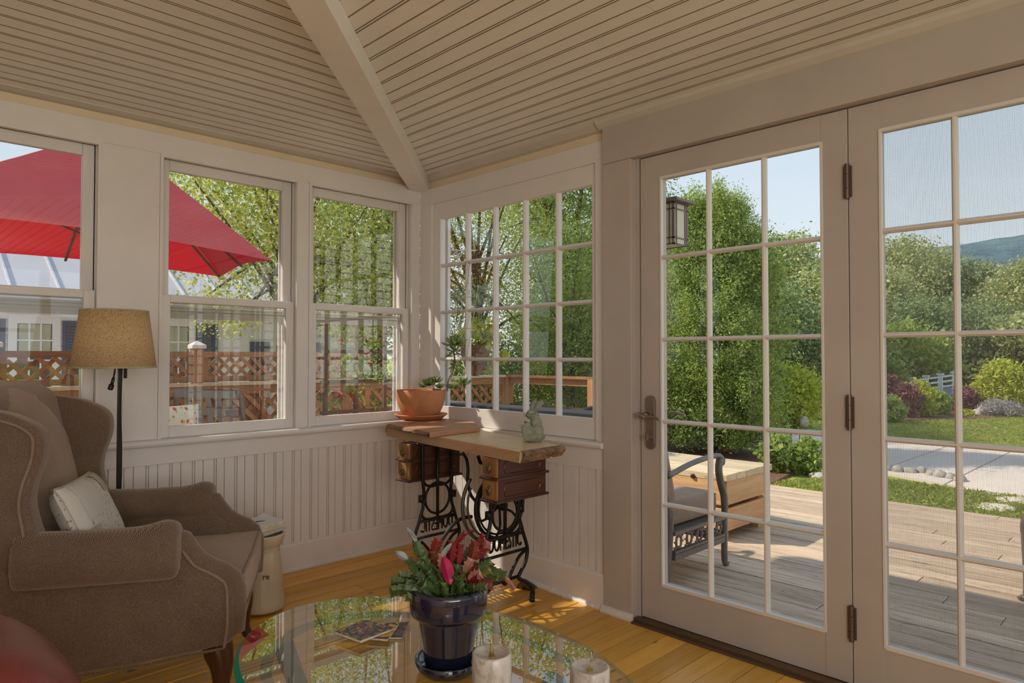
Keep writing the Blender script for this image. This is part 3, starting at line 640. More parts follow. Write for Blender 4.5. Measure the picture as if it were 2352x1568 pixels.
# ------------------------------------------------------------------ armchair
A = thing('wing_armchair', 'brown herringbone tweed wing armchair with rolled arms, turned towards the glass table', 'armchair', (-1.515, -.975, 0), math.radians(-29.4))
def L(name, mb, mat='tweed', par=None, **k): return mb.build(name, mat, par or A, local=True, **k)
def side(sg):
    s = sg
    out = [(-.70, .19), (-.55, .195), (-.404, .198), (-.25, .206), (-.12, .222), (.0, .235), (.026, .25), (.033, .30), (.034, .39), (.025, .435), (-.016, .463), (-.06, .480), (-.089, .497), (-.118, .53), (-.135, .56), (-.18, .57), (-.50, .56), (-.66, .55), (-.74, .50)]
    a, b = (.262, .335)
    L('side_panel', MB().prism(out, 'xz', s*a, s*b), smooth=True, bevel=.020, seg=4)
    # rolled arm with a drooping cover
    m = MB(); n = 18; segs = 22; vs = []
    for i in range(segs+1):
        t_ = i/segs; x = -.56+t_*.440; taper = 1-.0*t_
        f = min(1, (1-t_)*9); f2 = min(1, t_*6+.35); r = math.sqrt(max(0, 1-(1-f)**2))*.12+.88 if f < 1 else 1
        bump_ = .014*math.exp(-((t_-.9)/.09)**2)
        for k in range(n):
            th = 2*pi*k/n; cy = .325; ry = .072*r*f2**.3; rzz = .078*r
            yy = cy+ry*math.cos(th); zz = .545+rzz*math.sin(th)+(bump_ if math.sin(th) > .3 else 0)
            if math.cos(th) > .2 and math.sin(th) < 0: zz -= .022; yy += .004
            if math.sin(th) > 0: zz -= .006+.012*math.sin(t_*2.6)**2*(1-t_)
            vs.append((x, s*yy, zz))
    m.add(vs, [(i*n+k, i*n+(k+1) % n, (i+1)*n+(k+1) % n, (i+1)*n+k) for i in range(segs) for k in range(n)]+[tuple(range(n))[::-1], tuple(segs*n+k for k in range(n))])
    L('armrest', m, smooth=True, sub=1)
    # front scroll strip that runs from the arm down over the front edge
    L('arm_facing', MB().tube([(x, s*.30, z) for x, z in [(-.16, .572), (-.128, .555), (-.108, .522), (-.082, .490), (-.048, .467), (-.01, .450), (.014, .43), (.026, .40), (.029, .35), (.028, .27)]], [.030, .036, .036, .035, .034, .034, .034, .033, .032, .028], 14), smooth=True)
    L('piping', MB().tube([(x, s*.3375, z) for x, z in spline([(-.118, .536, 0), (-.085, .490, 0), (-.04, .462, 0), (-.012, .442, 0), (.004, .42, 0), (.008, .37, 0), (.008, .30, 0), (0, .237, 0)], 5) for _ in [0]] if False else [(p.x, s*.3375, p.y) for p in spline([(-.118, .536, 0), (-.085, .490, 0), (-.04, .462, 0), (-.012, .442, 0), (.004, .42, 0), (.008, .37, 0), (.008, .30, 0), (0, .237, 0)], 5)], .0042, 6), 'tweed_light', smooth=True)
    L('bottom_piping', MB().tube([(p.x, s*.334, p.y) for p in spline([(-.69, .188, 0), (-.55, .193, 0), (-.404, .196, 0), (-.25, .204, 0), (-.12, .220, 0), (0, .233, 0)], 5)], .0045, 6), 'tweed', smooth=True)
    # wing: lens of fabric, thicker at its rolled front edge
    prof = [(-.80, 1.0), (-.74, .992), (-.685, .976), (-.62, .965), (-.563, .949), (-.504, .915), (-.486, .874), (-.490, .816), (-.511, .751), (-.516, .69), (-.50, .62), (-.485, .56), (-.60, .50), (-.74, .50), (-.80, .60)]
    L('wing', MB().prism([(p.x, p.y) for p in spline([(a_, b_, 0) for a_, b_ in prof]+[(-.80, 1.0, 0)], 3)[:-1]], 'xz', s*.275, s*.345), smooth=True, bevel=.024, seg=4)
    L('wing_piping', MB().tube([(p.x, s*.3475, p.y) for p in spline([(-.72, .955, 0), (-.64, .948, 0), (-.563, .927, 0), (-.52, .90, 0), (-.508, .87, 0), (-.514, .815, 0), (-.534, .75, 0), (-.541, .69, 0), (-.53, .62, 0), (-.52, .53, 0)], 5)], .004, 6), 'tweed_light', smooth=True)
for s in (-1, 1): side(s)
def back(u, v):
    y = -.29+.58*u; ztop = 1.043-.115*abs(y/.27)**2.4
    z = .40+(ztop-.40)*v; x = -.535-.115*max(0, (z-.44))/.5-.04*max(0, v-.80)**1.4*5
    x += .030*math.sin(pi*u)*math.sin(pi*min(1, v*1.0))
    if v > .93: x -= (v-.93)*.8
    return (x, y, z)
mb = MB().grid(back, 20, 26)
L('back_cushion', mb, 'tweed_light', smooth=True, solid=0)
L('outer_back', MB().prism([(-.68, .19), (-.74, .50), (-.80, .75), (-.815, .98), (-.785, 1.02), (-.72, 1.03), (-.66, .985), (-.62, .80), (-.58, .44), (-.58, .19)], 'xz', -.285, .285), smooth=True, bevel=.05, seg=5)
def cush(u, v):
    pass
m = MB().box(-.56, .0, -.262, .262, .335, .438)
m.box(-.09, .045, -.285, .285, .337, .436)
L('seat_cushion', MB().prism([(-.56, -.262), (-.07, -.262), (-.06, -.292), (.02, -.300), (.052, -.28), (.058, 0), (.052, .28), (.02, .300), (-.06, .292), (-.07, .262), (-.56, .262)], 'xy', .325, .436), 'tweed_light', smooth=True, bevel=.018, seg=4)
L('cushion_piping', MB().tube([(-.05, -.295, .436), (.02, -.295, .436), (.046, -.276, .436), (.052, 0, .437), (.046, .276, .436), (.02, .295, .436), (-.05, .295, .436)], .004, 6).tube([(.02, -.299, .33), (.052, -.278, .33), (.058, 0, .33), (.052, .278, .33), (.02, .299, .33)], .004, 6), 'tweed', smooth=True)
L('front_rail', MB().prism([(-.30, .245), (-.2, .232), (-.1, .215), (0, .210), (.1, .215), (.2, .232), (.30, .245), (.30, .34), (-.30, .34)], 'yz', -.55, .030), 'tweed', smooth=True, bevel=.014, seg=3)
def cab(sg, x0, rear=False):
    if rear: pts = [(-.64, sg*.25, .22), (-.66, sg*.25, .12), (-.70, sg*.25, .0)]; r = [.026, .022, .018]
    else:
        pts = [(-.03, sg*.285, .245), (-.02, sg*.287, .20), (-.012, sg*.290, .16), (-.012, sg*.291, .11), (-.008, sg*.292, .06), (.004, sg*.296, .028), (.026, sg*.302, .014), (.034, sg*.304, .006)]
        r = [.046, .043, .034, .025, .019, .018, .026, .022]
    P_ = spline([Vector(p) for p in pts], 3); R_ = np.interp(np.linspace(0, len(r)-1, len(P_)), range(len(r)), r)
    L('leg', MB().tube(P_, list(R_), 14), 'mahogany', smooth=True)
for s in (-1, 1): cab(s, 0); cab(s, 0, True)
# ------------------------------------------------------------------ quilted cushion
Pp = thing('patchwork_cushion', 'cream patchwork quilted cushion with small brown sprigs, leaning on the tweed armchair', 'cushion', (-1.895, -.825, .425), math.radians(-29.4))
def pil(u, v, sd, w_=.34, h_=.27):
    a, b = (u-.5)*2, (v-.5)*2
    th = .050*(1-abs(a)**4)**.5*(1-abs(b)**4)**.5 if abs(a) < 1 and abs(b) < 1 else 0
    pinch = 1-.05*(abs(a*b)); return Vector((sd*th, a*w_/2*(1-.04*(1-b*b)), b*h_/2*(1-.04*(1-a*a))))
Rp = Matrix.Rotation(math.radians(-24), 3, 'Y') @ Matrix.Rotation(math.radians(0), 3, 'X')
ofp = Vector((-.03, -.045, .175))
def patch(name, mat, u0, u1, v0, v1, sd, off=0.0):
    fn = lambda u, v: tuple(Rp @ (pil(u0+(u1-u0)*u, v0+(v1-v0)*v, sd)+Vector((sd*off, 0, 0)))+ofp)
    MB().grid(fn, 14, 14).build(name, mat, Pp, smooth=True, local=True)
patch('front_patch', 'quilt_print', 0, 1, 0, 1, 1)
patch('back_patch', 'quilt_print', 0, 1, 0, 1, -1)
patch('plain_patch', 'quilt_plain', .12, .52, .52, .98, 1, .0025); patch('sage_patch', 'quilt_sage', .0, .24, .02, .42, 1, .0022)
patch('sage_patch', 'quilt_sage', .70, .99, .72, .98, 1, .0022); patch('striped_patch', 'quilt_plain', .01, .12, .42, .97, 1, .002)
# ------------------------------------------------------------------ floor lamp
Lx, Ly = -1.755, -.36
La = thing('floor_lamp', 'floor lamp with tan linen drum shade and dark bronze pole behind the armchair', 'lamp', (Lx+.02, Ly, 0))
MB().lathe([(.118, 1.297), (.148, 1.072)], 48, (Lx, Ly, 0), cap=False).build('lamp_shade', 'lamp_shade_linen', La, smooth=True, solid=.002)
MB().lathe([(.1185, 1.298), (.119, 1.292)], 48, (Lx, Ly, 0), cap=False).build('shade_rim', 'quilt_sage', La, smooth=True, solid=.003)
MB().lathe([(.148, 1.077), (.1486, 1.071)], 48, (Lx, Ly, 0), cap=False).build('shade_rim', 'quilt_sage', La, smooth=True, solid=.003)
px_ = Lx+.022
MB().lathe([(.14, 0), (.14, .012), (.12, .022), (.03, .03), (.012, .05)], 32, (px_, Ly, 0)).build('base', 'bronze_lamp', La, smooth=True)
MB().box(px_-.0085, px_+.0085, Ly-.0085, Ly+.0085, .04, 1.09).build('pole', 'bronze_lamp', La, bevel=.002)
MB().box(px_+.006, px_+.022, Ly-.01, Ly+.01, 1.03, 1.08).tube([(px_, Ly, 1.08), (px_, Ly, 1.20)], .008, 8).tube([(Lx-.1, Ly, 1.285), (Lx+.1, Ly, 1.285)], .002, 6).build('socket_bracket', 'bronze_lamp', La)
MB().tube(spline([(px_-.018, Ly, 1.078), (px_-.020, Ly, 1.055), (px_-.024, Ly, 1.03), (px_-.030, Ly, 1.005), (px_-.036, Ly, .985)]), [.003]*6+[.0035]*6+[.006]*6+[.010]*6+[.004], 10).build('turn_handle', 'bronze_lamp', La, smooth=True)
MB().tube(spline([(px_+.007, Ly-.012, 1.078), (px_+.004, Ly-.014, .9), (px_+.009, Ly-.014, .7), (px_+.005, Ly-.013, .45), (px_+.016, Ly-.013, .25), (px_+.03, Ly-.01, .03)]), .0018, 6).build('cord', 'white_cord', La, smooth=True)
# ------------------------------------------------------------------ leather seat, bottom left
Le = thing('leather_armchair', 'dark red leather seat back with piped edge, cut off at the lower left corner', 'armchair', (-2.45, -1.75, 0))
pf = [(-2.62, 0), (-2.62, .60), (-2.53, .63), (-2.42, .625), (-2.33, .605)]
ctr = Vector((-2.555, -1.96, .425))
def lea(u, v):
    th = pi*2*u; ph = pi*v; return (ctr.x+.365*math.copysign(abs(math.cos(th))**.7, math.cos(th))*math.sin(ph)**.55, ctr.y+.30*math.copysign(abs(math.sin(th))**.7, math.sin(th))*math.sin(ph)**.55, ctr.z-.0+.275*math.cos(ph))
MB().grid(lea, 40, 24).build('back_rest', 'red_leather', Le, smooth=True, weld=True)
R_ = []
for i in range(60):
    th = 2*pi*i/60; R_.append((ctr.x+.358*math.copysign(abs(math.cos(th))**.7, math.cos(th)), ctr.y+.294*math.copysign(abs(math.sin(th))**.7, math.sin(th)), ctr.z+.085))
MB().tube(R_, .006, 8, closed=True).build('piping', 'red_leather', Le, smooth=True)
MB().box(-2.74, -2.34, -2.16, -1.80, .05, .2).build('base', 'red_leather', Le, bevel=.03)
for a, b in ((-2.7, -2.1), (-2.38, -2.1), (-2.7, -1.84), (-2.38, -1.84)): MB().lathe([(.015, 0), (.02, .06)], 12, (a, b, -.03)).build('leg', 'mahogany', Le)
# ------------------------------------------------------------------ crock and books
cx_, cy_ = -1.168, -.405; ks = .335/.381
Cr = thing('stoneware_crock', 'tall cream glazed stoneware crock with waisted neck, beside the armchair', 'crock', (cx_, cy_, -.005))
MB().lathe([(r*.97, z*ks) for r, z in [(.080, 0), (.098, .006), (.104, .02), (.100, .045), (.094, .09), (.090, .16), (.084, .23), (.078, .285), (.074, .300), (.076, .312), (.086, .325), (.094, .350), (.098, .372), (.098, .378), (.092, .381), (.082, .374), (.080, .33), (.074, .29), (.08, .02)]], 40, (cx_, cy_, -.005)).build('body', 'stoneware', Cr, smooth=True)
text('re', 'lettering', 'drawer_walnut', Cr, (cx_-.028, cy_-.098, .145), (pi/2, 0, math.radians(-16)), .035, .002)
def book(name, label, mat, c, sx, sy, h, rz, curl=0, grp=None, cat='book', page='page_edges', spine=None):
    T = thing(name, label, cat, c, rz, group=grp); 
    MB().box(-sx/2+.002, sx/2-.002, -sy/2+.002, sy/2-.002, .0012, h-.0012).build('pages', page, T, local=True)
    fn = lambda u, v: ((u-.5)*sx, (v-.5)*sy, h-.0008+curl*((u-.5)*2)**4*(v**2)+curl*.6*max(0, v-.5)**2)
    MB().grid(fn, 10, 10).build('cover', mat, T, local=True, solid=.0014, smooth=False)
    MB().box(-sx/2, sx/2, -sy/2, sy/2, 0, .0012).build('back_cover', mat if spine is None else spine, T, local=True)
    return T
cx0, cy0 = cx_-.015, cy_+.005
b1 = book('paperback', 'lower cream paperback lying on the stoneware crock', 'paper_cover', (cx0+.01, cy0+.01, .3305), .19, .14, .012, math.radians(22), 0, 'books on the crock')
b2 = book('paperback', 'middle cream paperback of the three on the crock', 'paper_cover', (cx0+.015, cy0+.01, .3425), .18, .135, .012, math.radians(27), 0, 'books on the crock')
b3 = book('paperback', 'topmost cream paperback on the crock, its cover curling up', 'paper_cover', (cx0, cy0, .3545), .17, .155, .026, math.radians(14), .014, 'books on the crock')
MB().tube([(-.022, .01, .0275), (-.005, .004, .0278), (.012, -.004, .0275), (.026, -.009, .0272)], [.001, .0022, .0016, .0006], 5).build('cover_drawing', 'black_wire', b3, local=True)
RT = Vector((math.cos(YAW), -math.sin(YAW), 0)); FWD = Vector((math.sin(YAW), math.cos(YAW), 0))
def Zp(px, py, z):
    f = 1567.08; d = FWD*math.cos(PIT)+Vector((0, 0, math.sin(PIT)))
    up_ = RT.cross(d); r_ = d+RT*(px-1176)/f+up_*(784-py)/f; t_ = (z-CAMP.z)/r_.z; p = CAMP+r_*t_; return (p.x, p.y)
# ------------------------------------------------------------------ glass coffee table
ex, ey, et = -1.562, -2.111, 1.670; ea, eb = .542, .356; TZ = .42; TB = .403
def el(k, t_): 
    u, v = ea*k*math.cos(t_), eb*k*math.sin(t_); return (ex+u*math.cos(et)-v*math.sin(et), ey+u*math.sin(et)+v*math.cos(et))
CT = thing('coffee_table', 'oval coffee table with a thick clear glass top and teal edge', 'table', (ex, ey, -.045))
n = 96
def ring(k, z, off=0):
    return [(*el(1, 2*pi*i/n), z) for i in range(n)] if off == 0 else [((lambda p: (p[0]+(ex-p[0])*off/math.hypot(ex-p[0], ey-p[1]), p[1]+(ey-p[1])*off/math.hypot(ex-p[0], ey-p[1]), z))(el(1, 2*pi*i/n))) for i in range(n)]
tp = ring(1, TZ, .012); MB().add(tp+[(p[0], p[1], TB) for p in tp], [tuple(range(n)), tuple(range(2*n-1, n-1, -1))]+[(i, i+n, (i+1) % n+n, (i+1) % n) for i in range(n)]).build('tabletop', 'table_glass', CT)
e1 = ring(1, TZ, .0122); e2 = ring(1, TZ-.010, .0); e3 = ring(1, TB+.003, .0); e4 = ring(1, TB, .004)
MB().add(e1+e2+e3+e4, [(a*n+i, a*n+(i+1) % n, (a+1)*n+(i+1) % n, (a+1)*n+i) for a in range(3) for i in range(n)]).build('bevelled_edge', 'teal_edge_glass', CT, smooth=True, label='teal bevelled edge of the glass')
bs_ = [(*[a+(b-a)*.86 for a, b in zip((ex, ey), el(1, 2*pi*i/n))], .392) for i in range(n)]
ri_ = [(*[a+(b-a)*.80 for a, b in zip((ex, ey), el(1, 2*pi*i/n))], .392) for i in range(n)]
MB().add(bs_+ri_, [(i, (i+1) % n, n+(i+1) % n, n+i) for i in range(n)]).build('support_ring', 'sea_green_glass', CT, label='sea-green ring under the glass', solid=.006)  # tinted ribbon added to stand for refraction at the glass edge
for dx, dy in [((lambda q: (q[0]-ex, q[1]-ey))(Zp(664, 1545, .32)))]+[(-.02, -.36), (.20, -.20), (-.24, -.22)]:
    MB().tube([(ex+dx, ey+dy, -.045), (ex+dx*.8, ey+dy*.8, .2), (ex+dx*1.05, ey+dy*1.05, .388)], [.030, .020, .026], 14).build('leg', 'pebble_base', CT, smooth=True)
# blue pot with a christmas cactus
bx, by = Zp(1030, 1538, TZ); BZ = TZ
BP = thing('potted_cactus', 'leaf cactus with red-edged pads in a glossy cobalt pot on the glass table', 'plant', (bx, by, BZ))
PR, PH = 1.075, 1.20
MB().lathe([(r*PR, z*1.1) for r, z in [(.052, 0), (.062, .004), (.067, .014), (.070, .027), (.067, .028), (.061, .016), (.05, .009), (.0, .009)]], 48, (bx, by, BZ), cap=True).build('saucer', 'cobalt_glaze', BP, smooth=True)
MB().lathe([(r*PR, z*PH) for r, z in [(.046, .010), (.050, .014), (.054, .05), (.062, .095), (.064, .104), (.0775, .108), (.0805, .114), (.081, .150), (.078, .157), (.073, .157), (.071, .150), (.069, .13), (.0, .13)]], 56, (bx, by, BZ), cap=False).build('pot', 'cobalt_glaze', BP, smooth=True)
MB().grid(lambda u, v: (bx+.070*PR*v*math.cos(2*pi*u), by+.070*PR*v*math.sin(2*pi*u), BZ+.139*PH+.003*noise.noise(Vector((v*40*math.cos(2*pi*u), v*40*math.sin(2*pi*u), 0)))), 40, 14).build('soil', 'soil', BP, smooth=False)
RT = Vector((math.cos(YAW), -math.sin(YAW), 0)); FWD = Vector((math.sin(YAW), math.cos(YAW), 0))
def pad(name, mat, base, tip, wd, nrm=None, notch=True, par=BP, thick=.0035, grad=None):
    base, tip = Vector(base), Vector(tip); ax = tip-base; Ln = ax.length; ax.normalize()
    nr = Vector(nrm) if nrm is not None else -FWD+Vector((0, 0, .15)); sdv = ax.cross(nr).normalized(); nr = sdv.cross(ax).normalized()
    outl = [(0, .12), (.14, .26), (.30, .36), (.40, .54), (.44, .38), (.56, .42), (.68, .56), (.70, .38), (.84, .36), (1.02, .48), (.98, .20), (1.0, .04)] if notch else [(0, .12), (.15, .34), (.35, .48), (.6, .5), (.8, .36), (.93, .18), (1.0, .02)]
    ctr_ = []; vs = []; 
    L_ = [(t_, w_) for t_, w_ in outl]; R2 = [(t_, -w_) for t_, w_ in outl[::-1] if w_ > 0.01]
    poly = L_+R2; m = len(poly); bend = .10
    P3 = [base+ax*(t_*Ln)+sdv*(w_*wd)+nr*(bend*Ln*(t_*t_)*.6-.25*wd*(abs(w_)**2)) for t_, w_ in poly]
    mid = [base+ax*(t_*Ln)+nr*(bend*Ln*t_*t_*.6+thick) for t_ in (.1, .5, .85)]
    vs = P3+mid; fs = []
    for i in range(m):
        j = (i+1) % m; t_ = (poly[i][0]+poly[j][0])/2; c_ = m+(0 if t_ < .3 else 1 if t_ < .7 else 2)
        fs.append((i, j, c_))
    for i in range(m):
        pass
    h = m//2
    fs += [(m, m+1, min(range(m), key=lambda q: abs(poly[q][0]-.3)+(1 if poly[q][1] < 0 else 0))), (m, m+1, min(range(m), key=lambda q: abs(poly[q][0]-.3)+(1 if poly[q][1] > 0 else 0))), (m+1, m+2, min(range(m), key=lambda q: abs(poly[q][0]-.7)+(1 if poly[q][1] < 0 else 0))), (m+1, m+2, min(range(m), key=lambda q: abs(poly[q][0]-.7)+(1 if poly[q][1] > 0 else 0)))]
    return MB().add(vs, fs).build(name, mat, par, smooth=False, solid=.0022)
def cp(px, py, dz=0):   # point in the pot's own upright plane, given as offsets (right, up, toward camera) in metres
    return None
PC = Vector((bx, by, BZ+.165))
def pp(r, u, f=0): return PC+RT*r+Vector((0, 0, u))-FWD*f
S_ = [  # base(r,u,f) tip(r,u,f) width material
 ((-.02, 0, 0), (-.045, .045, .01), .024, 'cactus_green'), ((-.045, .045, .01), (-.060, .085, .01), .026, 'cactus_green'), ((-.060, .085, .01), (-.072, .120, .0), .028, 'cactus_green'), ((-.070, .115, 0), (-.092, .152, 0), .020, 'cactus_grey'),
 ((-.03, .0, .01), (-.065, .050, .02), .024, 'cactus_green'), ((-.065, .05, .02), (-.088, .085, .02), .024, 'cactus_green'), ((-.088, .085, .02), (-.115, .103, .02), .020, 'cactus_grey'),
 ((-.03, .0, .03), (-.062, .030, .03), .024, 'cactus_green'), ((-.062, .030, .03), (-.125, .018, .03), .036, 'cactus_green'), ((-.045, .0, .04), (-.088, .012, .04), .028, 'cactus_green'),
 ((-.01, .0, .02), (-.035, .06, .03), .026, 'cactus_green'), ((-.035, .055, .03), (-.052, .098, .035), .026, 'cactus_green'),
 ((-.01, .0, 0), (-.02, .06, .0), .028, 'cactus_green'), ((-.02, .06, 0), (-.034, .100, .0), .028, 'cactus_pad'), ((-.034, .095, 0), (-.022, .125, 0), .032, 'cactus_red'),
 ((-.01, .06, .03), (-.012, .102, .03), .026, 'cactus_pink'), ((-.006, .095, .04), (.012, .045, .065), .036, 'cactus_magenta'), ((-.016, .09, .03), (.008, .125, .03), .016, 'cactus_grey'),
 ((.0, .0, 0), (.004, .07, 0), .030, 'cactus_green'), ((.004, .07, 0), (.010, .120, 0), .034, 'cactus_red'), ((.012, .112, 0), (.040, .142, .0), .018, 'cactus_red'), ((.040, .138, 0), (.056, .143, 0), .008, 'cactus_red'),
 ((.01, .0, .0), (.020, .07, .0), .030, 'cactus_green'), ((.02, .065, 0), (.026, .115, 0), .032, 'cactus_red'),
 ((.02, .0, .01), (.035, .05, .01), .030, 'cactus_green'), ((.035, .05, .01), (.052, .085, .01), .030, 'cactus_pink'), ((.05, .07, .0), (.062, .120, 0), .034, 'cactus_pad'),
 ((.062, .105, 0), (.078, .137, 0), .018, 'cactus_red'), ((.055, .08, 0), (.083, .110, 0), .034, 'cactus_pad'), ((.075, .085, -.01), (.088, .118, -.01), .030, 'cactus_pink'),
 ((.03, .0, .02), (.055, .035, .02), .034, 'cactus_green'), ((.055, .035, .02), (.098, .030, .02), .034, 'cactus_pad'), ((.05, .05, .02), (.095, .065, .02), .032, 'cactus_pad'), ((.09, .06, .01), (.098, .075, .01), .02, 'cactus_red'),
 ((.085, .065, .02), (.128, .050, .02), .026, 'cactus_pad'), ((.122, .052, .02), (.148, .020, .02), .013, 'cactus_pink'), ((.03, 0, .04), (.03, .06, .045), .022, 'cactus_green'),
 ((.045, .0, .02), (.072, .020, .03), .030, 'cactus_green'), ((.0, .0, .045), (-.005, .048, .055), .020, 'cactus_green'), ((.045, .045, .03), (.075, .060, .035), .034, 'cactus_pink'), ((.0, .02, .02), (.035, .055, .0), .034, 'cactus_green'),
 ((-.02, .02, -.02), (-.05, .07, -.03), .03, 'cactus_green'), ((.02, .02, -.02), (.06, .06, -.03), .03, 'cactus_green'), ((.0, .03, -.03), (.02, .09, -.04), .03, 'cactus_pad'), ((-.05, .06, -.02), (-.03, .10, -.03), .03, 'cactus_pad'), ((.028, .02, .0), (.045, .075, -.01), .03, 'cactus_green')]
for k in range(34):   # arching chains of segments, greener inside and redder at the tips
    a = 2.399*k; lean = .25+.75*(k/34); d = RT*math.cos(a)*lean*.9+FWD*math.sin(a)*lean*.6+Vector((0, 0, 1.15-.45*lean)); d.normalize(); p = PC+RT*.018*math.cos(a)+FWD*.018*math.sin(a)-Vector((0, 0, .012))
    for j in range(3+(k % 2)):
        Ln = random.uniform(.026, .036); q = p+d*Ln; tone = 'cactus_green' if j < 2 else random.choice(['cactus_pad', 'cactus_pad', 'cactus_red', 'cactus_green'] if q.dot(RT) > PC.dot(RT)-.02 else ['cactus_green', 'cactus_green', 'cactus_pad'])
        pad('leaf_pad', tone, p, q, random.uniform(.016, .023), nrm=-FWD+Vector((random.uniform(-.9, .9), random.uniform(-.9, .9), random.uniform(-.3, .6)))); p = q; d = (d+Vector((RT.x*math.cos(a)*.22, RT.y*math.cos(a)*.22, -.22))).normalized()
for k, (a_, b_, w_, mt) in enumerate(S_): pad('leaf_pad', mt, pp(*a_), pp(*b_), w_*.78, nrm=-FWD+Vector((random.uniform(-.5, .5), random.uniform(-.5, .5), random.uniform(-.2, .5))), notch=mt not in ('cactus_grey', 'cactus_magenta'))
# candles
def candle(lab, x, y, r, h):
    T = thing('marble_candle', lab, 'candle', (x, y, TZ), group='marble pillar candles on the glass table')
    MB().lathe([(r-.002, 0), (r, .002), (r, h-.003), (r-.002, h), (r-.005, h-.0006), (r*.6, h-.006), (.006, h-.0085), (0, h-.009)], 48, (x, y, TZ), cap=False).build('pillar', 'marble', T, smooth=True)
    MB().tube([(x, y, TZ+h-.010), (x, y, TZ+h-.006)], .006, 14).build('wick_socket', 'candle_brass', T)
    return T
c1 = candle('taller marble pillar candle with a pointed wick, right beside the cobalt pot', -1.635, -2.412, .0375, .140)
MB().tube([(-1.635, -2.412, TZ+.132), (-1.635, -2.412, TZ+.142), (-1.636, -2.412, TZ+.155), (-1.636, -2.412, TZ+.170)], [.0045, .003, .0012, .0006], 8).build('wick', 'candle_brass', c1, smooth=True)
c2 = candle('shorter marble pillar candle with a thin wick, at the bottom right of the glass table', -1.503, -2.542, .0375, .114)
MB().tube([(-1.503, -2.542, TZ+.105), (-1.503, -2.542, TZ+.120)], [.0012, .0006], 6).build('wick', 'candle_brass', c2)
# booklets
def quadbook(lab, mat, cs, z, h):
    c_ = sum((Vector((*p, 0)) for p in cs), Vector())/4; T = thing('booklet', lab, 'booklet', (c_.x, c_.y, z), group='booklets on the glass table')
    MB().prism([tuple(Vector(p)+(Vector((c_.x, c_.y))-Vector(p))*.015) for p in cs], 'xy', z+.0008, z+h-.0006).build('pages', 'page_edges', T)
    MB().prism(cs, 'xy', z+h-.0006, z+h).build('cover', mat, T); MB().prism(cs, 'xy', z, z+.0008).build('back_cover', mat, T)
quadbook('booklet with a dusk landscape cover, lowest and rightmost of the three', 'cover_dusk', [Zp(890, 1432, TZ+.006), Zp(853, 1462, TZ+.006), Zp(924, 1463, TZ+.006), Zp(940, 1427, TZ+.006)], TZ, .006)
quadbook('yellow booklet lying between the two darker booklets', 'cover_yellow', [Zp(855, 1430, TZ+.012), Zp(840, 1464, TZ+.012), Zp(890, 1467, TZ+.012), Zp(917, 1430, TZ+.012)], TZ+.0062, .006)
quadbook('booklet with a dense flower-painting cover, topmost of the three', 'cover_flowers', [Zp(769, 1449, TZ+.020), Zp(828, 1470, TZ+.020), Zp(908, 1440, TZ+.020), Zp(838, 1422, TZ+.020)], TZ+.0124, .007)
# ------------------------------------------------------------------ sewing-machine table
fwd3 = FWD*math.cos(PIT)+Vector((0, 0, math.sin(PIT))); up3 = RT.cross(fwd3)
def rayv(px, py): return fwd3+RT*(px-1176)/1567.08+up3*(784-py)/1567.08
def Yp(px, py, y): r = rayv(px, py); return CAMP+r*((y-CAMP.y)/r.y)
def Xp(px, py, x): r = rayv(px, py); return CAMP+r*((x-CAMP.x)/r.x)
def Q(px, py, anchor, f=0.0):
    r = rayv(px, py); d = (Vector(anchor)-CAMP).dot(fwd3)-f; return CAMP+r*d
def Zv(px, py, z): a = Zp(px, py, z); return Vector((a[0], a[1], z))
SW = thing('sewing_table', 'live-edge wood slab on two black iron treadle stands with four small walnut drawers', 'table', (-.365, -.88, -.035))
TT = .735
fl, fr_, brr, bll = Zv(890, 981, TT), Zv(1195, 1036, TT), Zv(1290, 1021, TT), Vector((-.05, -.27, TT))
sl = [fl, fr_, brr, bll]
def slab():
    n = 24; tops = []; 
    front = [fl.lerp(fr_, i/n) for i in range(n+1)]; back_ = [bll.lerp(brr, i/n) for i in range(n+1)]
    vs = []; fs = []
    for i in range(n+1):
        a, b = front[i], back_[i]; vs += [a, a-Vector((0.004, 0, .048)), b-Vector((0, 0, .048)), b]
    for i in range(n): o = i*4; fs += [(o, o+4, o+5, o+1), (o+1, o+5, o+6, o+2), (o+2, o+6, o+7, o+3), (o+3, o+7, o+4, o)]
    fs += [(0, 1, 2, 3), (n*4+3, n*4+2, n*4+1, n*4)]
    MB().add(vs, fs).build('slab_top', 'slab_wood', SW, bevel=.003)
slab()
MB().add([fl+Vector((-.0006, .003, -.003)), fr_+Vector((-.0006, .001, -.003)), fr_+Vector((-.0046, .001, -.047)), fl+Vector((-.0046, .003, -.047))], [(0, 1, 2, 3)]).build('front_edge', 'slab_edge_wood', SW, solid=.0012)
def live_edge(name, a, b, out, hgt, bulge, mat='bark_edge', seed=0, tuck=.012, par=SW, shift=.6):
    a, b, out = Vector(a), Vector(b), Vector(out).normalized()
    def fn(u, v):
        p = a.lerp(b, u); q = noise.noise(Vector((u*9+seed, v*3, seed)))*.5+noise.noise(Vector((u*26+seed, v*7, 3)))*.3
        prof = math.sin(pi*min(1, max(0, v))**shift); r = bulge*(prof*(.75+.5*q)); return p+out*(r+(q*.004 if 0 < v < 1 else 0))-Vector((0, 0, hgt*v))-out*(0.002)
    MB().grid(fn, 50, 12).build(name, mat, par, smooth=False)
live_edge('bark_edge', fr_, brr, (0, -1, 0), .048, .035, seed=2)
live_edge('bark_edge', fl, bll, (0, 1, 0), .048, .03, 'slab_wood', seed=5)
CXF = -.365
def irn(pts, y, r=.008): return [(CXF+p.x, y, p.y) for p in spline([(a, b, 0) for a, b in pts], 5)]
